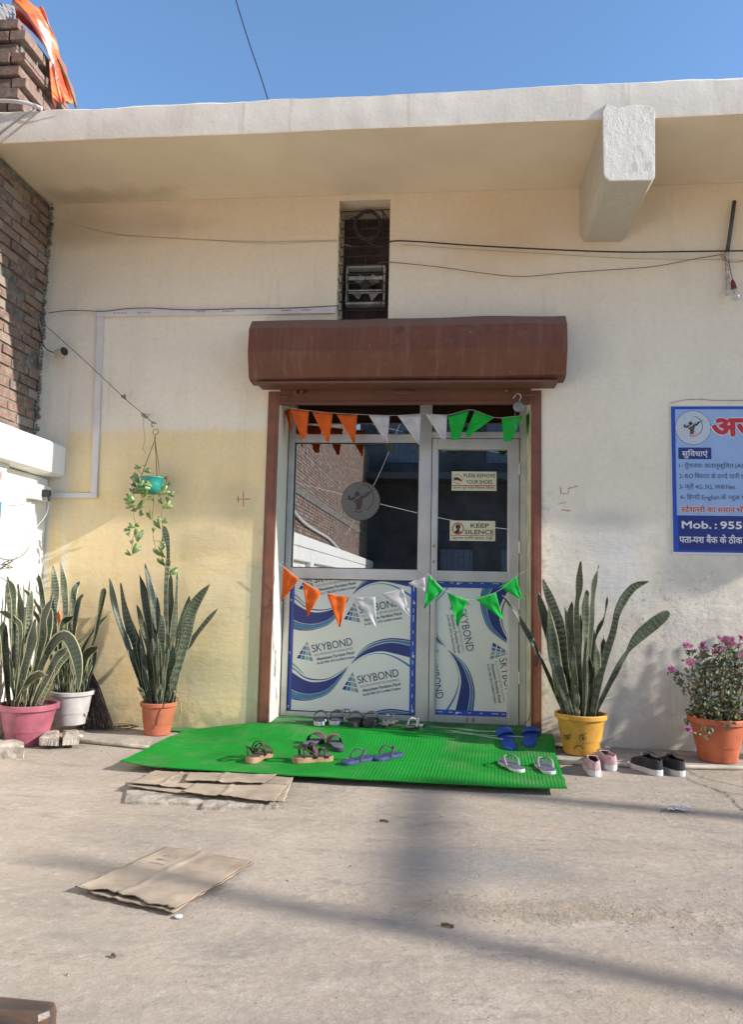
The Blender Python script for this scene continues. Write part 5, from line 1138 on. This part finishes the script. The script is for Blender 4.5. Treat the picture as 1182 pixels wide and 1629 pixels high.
# pink pot far left
c = Vector((-2.80, -.56, 0)); T3 = thing('snake_plant', 'yellow edged snake plant in a dusty pink pot at the left edge', 'potted plant', (c.x, c.y, 0), 'potted snake plants along the wall')
pot('pot', c, 0, .195, .125, .27, pm('pink_plastic', (.34, .095, .135), .5, .12), T3, rim=.038)
A3 = [([(35, 0), (85, 330), (118, 560), (125, 850), (132, 1130)], 16), ([(143, 145), (160, 330), (172, 600), (152, 1130)], 14), ([(-30, 590), (35, 700), (80, 880), (110, 1120)], 16), ([(20, 440), (32, 620), (90, 1100)], 14), ([(260, 190), (225, 470), (172, 1120)], 10), ([(60, 110), (105, 280), (150, 900)], 10), ([(430, 245), (352, 420), (330, 640), (250, 1120)], 15), ([(398, 330), (375, 560), (262, 1130)], 15), ([(285, 430), (235, 680), (172, 1130)], 17),
      ([(630, 1020), (640, 880), (612, 720), (545, 590), (480, 575), (400, 660), (320, 850), (250, 1110)], 18, PROF, -.28), ([(545, 655), (430, 790), (300, 1120)], 13), ([(700, 565), (560, 690), (430, 870), (290, 1110)], 12), ([(375, 882), (300, 885), (230, 940), (160, 1050)], 16, PROF, -.2), ([(205, 1030), (180, 1080), (155, 1140)], 9), ([(240, 560), (212, 760), (150, 1120)], 14), ([(225, 1030), (228, 1080), (222, 1135)], 7), ([(440, 845), (360, 940), (280, 1110)], 12), ([(-20, 370), (40, 390), (110, 430), (160, 560), (170, 900)], 10), ([(310, 700), (270, 900), (215, 1130)], 15)]
snake(T3, z5, A3, c, .245, .15, M_leafv, 53, extra=8, exh=(.2, .45))
# white pot
c = Vector((-2.655, -.25, 0)); T4 = thing('snake_plant', 'yellow edged snake plant in a white pot raised on two bricks', 'potted plant', (c.x, c.y, .083), 'potted snake plants along the wall')
pot('pot', c, .083, .152, .10, .235, pm('white_plastic', (.43, .41, .41), .5, .1), T4)
A4 = [([(430, -10), (442, 200), (432, 450), (440, 1050)], 15), ([(488, -30), (515, 170), (528, 350), (492, 1050)], 12), ([(640, 125), (590, 280), (530, 1050)], 11), ([(675, 232), (620, 350), (535, 1050)], 9), ([(838, 175), (815, 330), (765, 560), (690, 800), (620, 1050)], 15, [(0, .5), (.4, .55), (.55, .4), (.65, .35), (.8, 1), (.93, .8), (1, .04)]), ([(908, 362), (800, 470), (650, 700), (560, 1050)], 9), ([(788, 650), (690, 740), (582, 1050)], 14), ([(768, 705), (705, 850), (605, 1050)], 13), ([(588, 400), (500, 520), (470, 1050)], 17), ([(310, 60), (340, 280), (430, 1040)], 9), ([(182, 178), (290, 310), (400, 520), (470, 1040)], 13), ([(190, 340), (305, 430), (452, 1040)], 9), ([(560, 560), (545, 780), (525, 1050)], 11), ([(600, 700), (580, 860), (560, 1050)], 11), ([(400, 600), (440, 800), (470, 1050)], 11)]
snake(T4, z5, A4, c, .083+.215, .12, M_leafv, 54, extra=16, exh=(.18, .42))
bm = BM(); tube(bm, [at(*z5(467, 365), -.13), at(*z5(484, 480), -.14), at(*z5(490, 620), -.15)], .014, 12); o = obj('orange_stick', bm, pm('orange_plastic', (.72, .17, .03), .45, .05), loc=at(*z5(500, 1050), -.27)); tag(o, 'bright orange plastic tube stuck among the leaves of the white pot', 'tube')
# a further snake plant outside the right edge whose shadow falls on the wall
c = Vector((2.85, -.30, 0)); T5 = thing('snake_plant', 'tall snake plant in a terracotta pot just beyond the right edge of the picture', 'potted plant', (c.x, c.y, .03))
pot('pot', c, .03, .17, .11, .26, pm('terracotta_clay', (.42, .14, .07), .6, .1), T5)
random.seed(77)
for i in range(40):
    bm = BM(); uvl = bm.loops.layers.uv.new('UVMap'); col = bm.loops.layers.float_color.new('rnd'); a = rnd(0, 6.28); hh_ = rnd(.55, 1.05); b_ = c+Vector((.11*math.cos(a), .09*math.sin(a), .27)); e_ = Vector((c.x+math.cos(a)*hh_*.34, rnd(-.24, -.09), .27+hh_))
    blade(bm, uvl, col, [b_, b_.lerp(e_, .5)+Vector((0, .03, .03)), e_], rnd(.022, .034)); obj('leaf', bm, M_leafg, T5, solid=.0022)

# chrysanthemum
c = Vector((1.765, -.275, 0)); T6 = thing('chrysanthemum', 'straggly chrysanthemum with pink pompom flowers in a terracotta pot at the right edge', 'potted plant', (c.x, c.y, .03))
pot('pot', c, .03, .182, .118, .275, pm('terracotta_orange', (.47, .12, .05), .5, .12), T6, rim=.036)
def z7(x, y): return (1040+x/7.083, 990+y/7.083)
random.seed(19); stems = []; bm = BM(); ptsL = []
ends = [(370, 260), (570, 270), (690, 320), (560, 370), (420, 450), (205, 525), (640, 500), (740, 175), (830, 210), (850, 260), (905, 240), (985, 170), (1000, 370), (790, 300), (1100, 300), (1200, 250), (1050, 500)]
for i, (ex, ey) in enumerate(ends):
    bx = 620+(ex-620)*.25 if ex < 720 else 760+(ex-760)*.3; Yt = c.y+rnd(-.16, .12); b_ = Vector((c.x+(bx-780)*.00035, c.y+rnd(-.08, .08), .27)); e_ = at(*z7(ex, ey+20), min(Yt, -.05)); m1 = at(*z7(bx+(ex-bx)*.25, 850), c.y+rnd(-.05, .05)); m2 = at(*z7(bx+(ex-bx)*.6, (850+ey)/2-30), min((Yt+c.y)/2, -.05))
    L = smoothline([b_, m1, m2, e_], 8); stems.append(L); tube(bm, L, lambda t: .0045-.0028*t, 5)
obj('stems', bm, M_drystem, T6)
def chr_mat():
    t = NT('chrysanthemum_leaf'); a = t.n('Attribute'); a.attribute_name = 'rnd'; f = a.outputs['Fac']; r = t.n('ValToRGB'); t.l(f, r.inputs[0]); e = r.color_ramp.elements; r.color_ramp.interpolation = 'LINEAR'
    e[0].position = 0; e[0].color = (.065, .10, .05, 1); e[1].position = 1; e[1].color = (.17, .09, .045, 1)
    for p, cc in ((.4, (.12, .16, .085, 1)), (.66, (.16, .20, .10, 1)), (.8, (.2, .19, .07, 1))): q_ = e.new(p); q_.color = cc
    return t.done(r.outputs[0], .6)
def mum_leaf(bm, col, p, s, dry):
    Mt = Matrix.Translation(p)@Matrix.Rotation(rnd(0, 6.28), 4, 'Z')@Matrix.Rotation(rnd(-1.3, .9), 4, 'X')@Matrix.Rotation(rnd(-.6, .6), 4, 'Y')
    out = [(0, 0), (.16, .2), (.12, .32), (.42, .42), (.3, .58), (.4, .82), (.16, .78), (0, 1.05)]
    out = out+[(-x, y) for x, y in out[-2:0:-1]]; rv = rnd(.82, 1) if dry else rnd(0, .78); cv = bm.verts.new(Mt@Vector((0, .5*s, -.06*s))); vs = [bm.verts.new(Mt@Vector((x*s, y*s, (abs(x)*.4-y*y*.25)*s))) for x, y in out]
    for i in range(len(vs)):
        f = bm.faces.new((cv, vs[i], vs[(i+1) % len(vs)]))
        for lp in f.loops: lp[col] = (rv, rv, rv, 1)
bm = BM(); col = bm.loops.layers.float_color.new('rnd')
for L in stems:
    n = len(L)-1
    for k_ in range(64):
        s = rnd(.02, .97)**.85; f = s*n; i = min(int(f), n-1); p = L[i].lerp(L[i+1], f-i)+Vector((rnd(-.045, .045), rnd(-.04, .04), rnd(-.02, .02))); p.y = min(p.y, -.02); dry = random.random() < (.45 if .15 < s < .72 else .12); mum_leaf(bm, col, p, rnd(.022, .046)*(.8 if dry else 1), dry)
for k_ in range(200):
    a = rnd(0, 6.28); r_ = .19*math.sqrt(random.random()); mum_leaf(bm, col, Vector((c.x+r_*math.cos(a), c.y+r_*math.sin(a), .30+rnd(-.02, .12))), rnd(.03, .05), random.random() < .2)
for k_ in range(26): mum_leaf(bm, col, at(*z7(rnd(500, 650), rnd(1160, 1290)), c.y-.20+rnd(-.02, .02)), rnd(.025, .04), False)
obj('leaves', bm, chr_mat(), T6, solid=.0005)
M_petal = pm('pink_petals', (.60, .27, .43), .7, .25, 60, 80, .1, col2=(.36, .09, .22))
def mum(p, s, tilt, seed):
    random.seed(seed); bm = BM(); Mt = Matrix.Translation(p)@Matrix.Rotation(rnd(0, 6), 4, 'Z')@Matrix.Rotation(tilt, 4, 'X')
    for ring, (n, el, ln) in enumerate(((14, 5, 1), (13, 25, .95), (11, 45, .82), (8, 65, .66), (5, 80, .5))):
        for k_ in range(n):
            a = 6.2832*(k_+.5*(ring % 2))/n+rnd(-.15, .15); e_ = R(el+rnd(-8, 8)); l = s*ln*rnd(.85, 1.1); w_ = s*.17
            u = Vector((math.cos(a)*math.cos(e_), math.sin(a)*math.cos(e_), math.sin(e_))); sd = Vector((-math.sin(a), math.cos(a), 0)); up = u.cross(sd)
            q_ = [Mt@(sd*w_*.35), Mt@(u*l*.6+sd*w_+up*.0), Mt@(u*l+up*-.10*l), Mt@(u*l*.6-sd*w_), Mt@(-sd*w_*.35)]
            bm.faces.new([bm.verts.new(x) for x in q_])
    return obj('flower', bm, M_petal, T6, solid=.0008)
fl = [(370, 262, .028), (425, 268, .018), (565, 262, .034), (690, 322, .030), (560, 372, .030), (418, 452, .032), (205, 530, .028), (645, 500, .042), (742, 175, .02), (820, 200, .036), (845, 245, .036), (790, 310, .024), (905, 245, .022), (985, 172, .026), (1000, 372, .026), (395, 1205, .026), (880, 200, .028), (970, 250, .014), (1100, 290, .03), (1200, 240, .03), (590, 290, .022)]
for i, (x, y, s) in enumerate(fl): s *= 1.12; mum(at(*z7(x, y), c.y-.04+.09*math.sin(i*2.1)-(.12 if y > 1000 else 0)), s, R(rnd(25, 75)), 200+i)

# broom behind the white pot
random.seed(23); b0 = at(118, 1040, -.12); BR_ = thing('broom', 'dark bristled broom leaning behind the white pot', 'broom', (b0.x, -.12, .03)); bm = BM()
for i in range(300):
    u = random.random(); s_ = at(118+16*random.random(), 1045+rnd(-8, 8), -.08+rnd(-.02, .02)); e_ = at(122+58*u+rnd(-3, 3), 1160+rnd(-6, 3)-2*u, -.06-.13*random.random()); m_ = s_.lerp(e_, .5)+Vector((.015*u, 0, .01)); tube(bm, [s_, m_, e_], .0018, 4)
obj('bristles', bm, M_broom, BR_)
bm = BM(); tube(bm, [at(117, 1060, -.10), at(112, 1020, -.09), at(104, 940, -.05)], .016, 8); obj('handle', bm, pm('broom_handle', (.16, .10, .06), .7, .2), BR_)

# ------------------------------------------------------------------ footwear
FT = [(0, .0), (.02, .40), (.08, .68), (.2, .80), (.38, .74), (.5, .78), (.62, .92), (.74, 1.), (.85, .93), (.94, .68), (.985, .35), (1, .0)]
def fhw(t): return ww(t, FT)
def outline(L, Wd, n=26, skew=.012, sc=1.):
    a = []
    for i in range(n+1):
        t = .5-.5*math.cos(math.pi*i/n); a.append((t, fhw(t)*Wd/2*sc))
    rt = [(skew*t*t+h, (t-.5)*L*sc) for t, h in a]; lf = [(skew*t*t-h, (t-.5)*L*sc) for t, h in a[-2:0:-1]]
    return rt+lf
def sole(T, L, Wd, z0, h, m, nm='sole', sc=1., heel=0., mod=0.0):
    bm = BM(); o2 = outline(L, Wd, sc=sc)
    a = [bm.verts.new((x, y, z0)) for x, y in o2]; b = [bm.verts.new((x, y, z0+h+heel*max(0, -y/L*1.4)+mod*(max(0, y/L-.25)))) for x, y in o2]; n = len(a)
    bm.faces.new(a[::-1]); f = bm.faces.new(b)
    for i in range(n): bm.faces.new((a[i], a[(i+1) % n], b[(i+1) % n], b[i]))
    return obj(nm, bm, m, T, bev=.0035, world=False)
def strap(T, L, Wd, z0, y0, y1, wid, arch, m, nm='strap', n=14, tilt=0., sc=1.0):
    bm = BM(); t0 = y0/L+.5; t1 = y1/L+.5
    def f(u, v):
        yc = y0+(y1-y0)*u; t = yc/L+.5; hw = fhw(max(.02, min(.98, .5*(t0+t1))))*Wd/2*sc; a = math.pi*u; w_ = wid*(.8+.2*math.sin(a))
        return Vector((-math.cos(a)*hw*1.03+.008*t, yc+(v-.5)*w_+tilt*math.sin(a), z0-.006+math.sin(a)**.75*(arch+.006)))
    grid(bm, f, n, 4); return obj(nm, bm, m, T, smooth=True, solid=.003, world=False)
from mathutils.kdtree import KDTree
MATO = [o for o in S.objects if o.name == 'door_mat'][0]; kd = KDTree(len(MATO.data.vertices)); mv = [MATO.location+v.co for v in MATO.data.vertices]
for i, v in enumerate(mv): kd.insert((v.x, v.y, 0), i)
kd.balance()
def mat_top(x, y): return max(mv[i].z for _, i, _ in kd.find_n((x, y, 0), 14))+.003
def shoe(name, label, px, py, z, deg, cat, group):
    p = gr(px, py, z); T = None
    if .01 < z < .09:                 # stands on the ribbed mat: follow its height and slope
        for _ in range(4): p = gr(px, py, mat_top(p.x, p.y))
        d = Vector((-math.sin(R(deg)), math.cos(R(deg)), 0))*.1; h1, h0 = mat_top(p.x+d.x, p.y+d.y), mat_top(p.x-d.x, p.y-d.y)
        T = thing(name, label, cat, (p.x, p.y, (h1+h0)/2), group, R(deg)); T.rotation_euler[0] = math.atan2(h1-h0, .2); return T
    return thing(name, label, cat, (p.x, p.y, z), group, R(deg))
def slide(label, px, py, z, deg, msole, mbed, mstrap, L=.26, Wd=.10, h=.028, arch=.06, group=None, trim=None, wid=.085, y=.035, tilt=0):
    T = shoe('slide_sandal', label, px, py, z, deg, 'sandal', group); T.rotation_euler[0] += R(tilt); sole(T, L, Wd, 0, h, msole, heel=.006); sole(T, L, Wd, h*.8, h*.2+.003, mbed, 'footbed', .93, heel=.006)
    strap(T, L, Wd, h, y-.02, y+.02, wid, arch, mstrap)
    if trim: strap(T, L, Wd, h+.0025, y+.02, y+.05, .012, arch+.001, trim, 'trim')
    return T
def flipflop(label, px, py, z, deg, msole, mbed, mstrap, L=.255, Wd=.095, h=.018, arch=.05, group=None, rw=.0085):
    T = shoe('flip_flop', label, px, py, z, deg, 'flip flop', group); sole(T, L, Wd, 0, h, msole); sole(T, L, Wd, h*.75, h*.25+.003, mbed, 'footbed', .95)
    bm = BM(); toe = Vector((.0, L*.26, h)); ap = toe+Vector((0, -.012, .03))
    tube(bm, [toe, ap], .004, 6)
    for s_ in (-1, 1): tube(bm, [ap, Vector((s_*Wd*.26, L*.12, h+arch*.92)), Vector((s_*Wd*.43, L*.0, h+arch*.62)), Vector((s_*Wd*.40, -L*.10, h-.004))], rw, 8, sm=5, flat=.5)
    obj('strap', bm, mstrap, T, smooth=True, world=False); return T
K1 = pm('dark_foam', (.045, .045, .055), .75, .15); K2 = pm('pale_rubber', (.55, .55, .55), .7, .08); K3 = pm('slate_footbed', (.11, .12, .17), .7, .15, 30); K4 = pm('black_foam', (.03, .029, .031), .7, .15); K5 = pm('denim_blue_foam', (.032, .055, .15), .7, .15, 30); K6 = pm('bright_blue_foam', (.02, .075, .36), .6, .1); K7 = pm('tan_midsole', (.36, .22, .12), .7, .12); K8 = pm('brown_leather', (.055, .036, .03), .65, .2); K9 = pm('brown_footbed', (.13, .09, .075), .8, .15); K13 = pm('slate_strap', (.05, .06, .085), .6, .1); K10 = pm('grey_strap', (.2, .2, .22), .6, .1); K11 = pm('crimson_trim', (.35, .03, .06), .6, .1); K12 = pm('dusty_grey_foam', (.17, .165, .155), .8, .15)
Z1 = .112
slide('dark slide with white sole, leftmost of the row on the sill', 508, 1150, Z1, 8, K2, K3, K4, group='slides in a row on the door sill', h=.024, arch=.056)
slide('dark slide with white sole, second from the left on the sill', 534, 1149, Z1, 2, K2, K3, K4, group='slides in a row on the door sill', h=.024, arch=.056)
slide('all black slide beside the white soled pair on the sill', 564, 1152, Z1, 4, K4, K4, K1, group='slides in a row on the door sill', Wd=.108, arch=.055)
slide('all black slide next to the grey sandals on the sill', 588, 1152, Z1, -2, K4, K4, K1, group='slides in a row on the door sill', Wd=.108, arch=.055)
flipflop('dusty black flip flop with a grey thong on the sill beside the black slides', 618, 1153, Z1, -14, K4, K12, K10, L=.24, Wd=.085)
flipflop('dusty flip flop with pale thong standing alone on the sill before the door frame', 658, 1158, Z1-.004, -24, K4, K12, K2, L=.23, Wd=.085)
mz = .05
slide('left slate slide with red trim in the middle of the mat', 497, 1184, mz+.008, -12, K1, K3, K1, group='slate slides with red trim', trim=K11, arch=.045, h=.022, wid=.07)
slide('right slate slide with red trim in the middle of the mat', 533, 1188, mz+.006, 24, K1, K3, K1, group='slate slides with red trim', trim=K11, arch=.045, h=.022, wid=.07)
def strappy(label, px, py, deg, L=.26, Wd=.098):
    z = .026; T = shoe('strap_sandal', label, px, py, z, deg, 'sandal', 'brown strap sandals on the mat'); h = .03
    sole(T, L, Wd, 0, h, K7, heel=.008); sole(T, L, Wd, h*.9, .006, K9, 'footbed', .95, heel=.008)
    strap(T, L, Wd, h, .055, .07, .035, .042, K8, 'toe_strap'); strap(T, L, Wd, h, .01, .0, .032, .065, K8, 'instep_strap')
    bm = BM()
    for s_ in (-1, 1): tube(bm, [Vector((s_*Wd*.42, .01, h)), Vector((s_*Wd*.44, -.03, h+.035)), Vector((s_*Wd*.38, -.075, h+.058))], .009, 8, sm=5, flat=.35); tube(bm, [Vector((s_*Wd*.38, -.07, h)), Vector((s_*Wd*.40, -.072, h+.03)), Vector((s_*Wd*.38, -.078, h+.058))], .008, 8, sm=4, flat=.35)
    tube(bm, [Vector((Wd*.38*math.cos(t), -.078-.045*math.sin(t), h+.058+.006*math.sin(t))) for t in [math.pi*i/12 for i in range(13)]], .011, 8, flat=.3)
    tube(bm, [Vector((Wd*.42*math.cos(t), -.01, h+.03+.05*math.sin(t))) for t in [math.pi*i/12 for i in range(13)]], .009, 8, flat=.35)
    tube(bm, [Vector((0, .055, h+.045)), Vector((0, .02, h+.07)), Vector((0, -.01, h+.082))], .008, 8, flat=.4)
    obj('heel_strap', bm, K8, T, smooth=True, world=False); return T
strappy('brown strap sandal with tan sole seen from the heel at the left of the mat', 411, 1207, -12)
strappy('brown strap sandal with tan sole seen from the side in front of the slate slides', 497, 1211, -56)
G5 = 'denim blue flip flops near the front edge of the mat'
flipflop('left denim blue flip flop near the front of the mat', 569, 1211, .026, -34, K5, K5, K13, group=G5, arch=.056, L=.275, Wd=.10)
flipflop('right denim blue flip flop near the front of the mat', 616, 1205, .026, -28, K5, K5, K13, group=G5, arch=.056, L=.275, Wd=.10)
slide('left bright blue slipper at the right end of the mat', 805, 1187, mz+.004, 12, K6, K6, K6, group='bright blue slippers on the mat', arch=.03, h=.018, wid=.075, Wd=.115, y=.06, L=.285, tilt=4)
slide('right bright blue slipper at the right end of the mat', 843, 1187, mz+.004, -10, K6, K6, K6, group='bright blue slippers on the mat', arch=.03, h=.018, wid=.075, Wd=.115, y=.06, L=.285, tilt=4)
flipflop('left grey flip flop with pale sole at the right front of the mat', 813, 1221, .026, 22, K2, K3, K10, group='grey flip flops with pale soles', L=.27, Wd=.102, arch=.048)
flipflop('right grey flip flop with pale sole at the right corner of the mat', 867, 1223, .026, 8, K2, K3, K10, group='grey flip flops with pale soles', L=.27, Wd=.102, arch=.048)
# closed shoes
def closed(label, px, py, deg, mup, msole, group, z=0., L=.265, Wd=.098, collar=.064, toe=.036, laces=None, sh=.034, low=False):
    T = shoe('slip_on_shoe' if laces is None else 'sneaker', label, px, py, z, deg, 'shoe', group); sole(T, L*1.02, Wd*1.09, 0, sh, msole, heel=.004)
    bm = BM(); n, m = 26, 20
    def top(t): return sh+ww(t, [(0, collar-.01), (.05, collar), (.25, collar*.92), (.42, collar*.95), (.55, collar*1.02), (.7, toe*1.25), (.85, toe), (.95, toe*.7), (1, toe*.2)])
    def op(t): return ww(t, [(0, .05), (.04, .62), (.2, .72), (.38, .62), (.5, .34), (.56, .0), (1, 0)])*math.pi/2
    for s_ in (-1, 1):
        def f(u, v):
            t = .0+.988*u; a0 = op(t); a = (math.pi/2)*(1-v)+a0*v if False else (math.pi/2)+(a0-math.pi/2)*v     # a: 90deg at the sole, a0 at the rim
            hw = fhw(t)*Wd/2; H_ = top(t)-sh*.7; x = s_*hw*math.sin(a)**.8 if a > 1e-4 else 0; zc = sh*.7+H_*math.cos(a)**(.62) if a < math.pi/2-1e-4 else sh*.7
            if a0 > .02: zc = sh*.7+H_*(v**.9); x = s_*hw*(1-.22*v**2)
            return Vector((x+.012*t*t, (t-.5)*L, zc))
        grid(bm, f, n, 12)
    bmesh.ops.remove_doubles(bm, verts=bm.verts[:], dist=.0008); bmesh.ops.recalc_face_normals(bm, faces=bm.faces[:])
    obj('upper', bm, mup, T, smooth=True, solid=.0045, world=False)
    sole(T, L, Wd, sh*.9, .006, K4, 'insole', .88)
    if laces:
        bm = BM()
        for k_ in range(5):
            y = .012+.014*k_; zt2 = top(y/L+.5)+.004-.001*k_; w2 = .016; tube(bm, [(-w2, y, zt2-.008), (0, y+.004, zt2), (w2, y, zt2-.008)], .0025, 6)
        tube(bm, [(0, .01, top(.54)+.004), (-.03, .0, top(.54)+.018), (-.045, -.01, top(.54)-.004)], .002, 5, sm=4); tube(bm, [(0, .01, top(.54)+.004), (.03, .0, top(.54)+.02), (.05, -.012, top(.54))], .002, 5, sm=4); tube(bm, [(0, .01, top(.54)), (.02, -.03, top(.54)+.022), (.035, -.055, top(.54)+.01)], .002, 5, sm=4)
        obj('laces', bm, laces, T, world=False)
        bm = BM(); grid(bm, lambda u, v: Vector(((u-.5)*.045*(1-.3*v), .02-.045*v, top(.56)-.004+.022*v-.012*(2*u-1)**2)), 8, 6); obj('tongue', bm, mup, T, smooth=True, solid=.004, world=False)
    else:
        bm = BM(); tube(bm, [(0, -L*.495, sh), (0, -L*.5, sh+.03), (0, -L*.485, collar+sh-.012)], .0045, 6, flat=.6); obj('heel_tab', bm, K4 if low else mup, T, world=False)
    return T
M_pinkc = pm('dusty_pink_knit', (.50, .33, .36), .85, .12, 40, 400, .5); M_blackk = pm('black_knit', (.022, .022, .024), .85, .2, 40, 400, .5)
closed('front pink slip on shoe with white sole beside the mat', 942, 1228, -2, M_pinkc, K2, 'pink slip on shoes on the yard', collar=.062)
closed('rear pink slip on shoe with white sole behind its pair', 961, 1219, 14, M_pinkc, K2, 'pink slip on shoes on the yard', collar=.062)
closed('left black lace up sneaker with white sole on the yard at the right', 1028, 1227, 26, M_blackk, K2, 'black sneakers on the yard', laces=M_black, L=.26)
closed('right black lace up sneaker with white sole on the yard at the right', 1065, 1228, 20, M_blackk, K2, 'black sneakers on the yard', laces=M_black, L=.26)
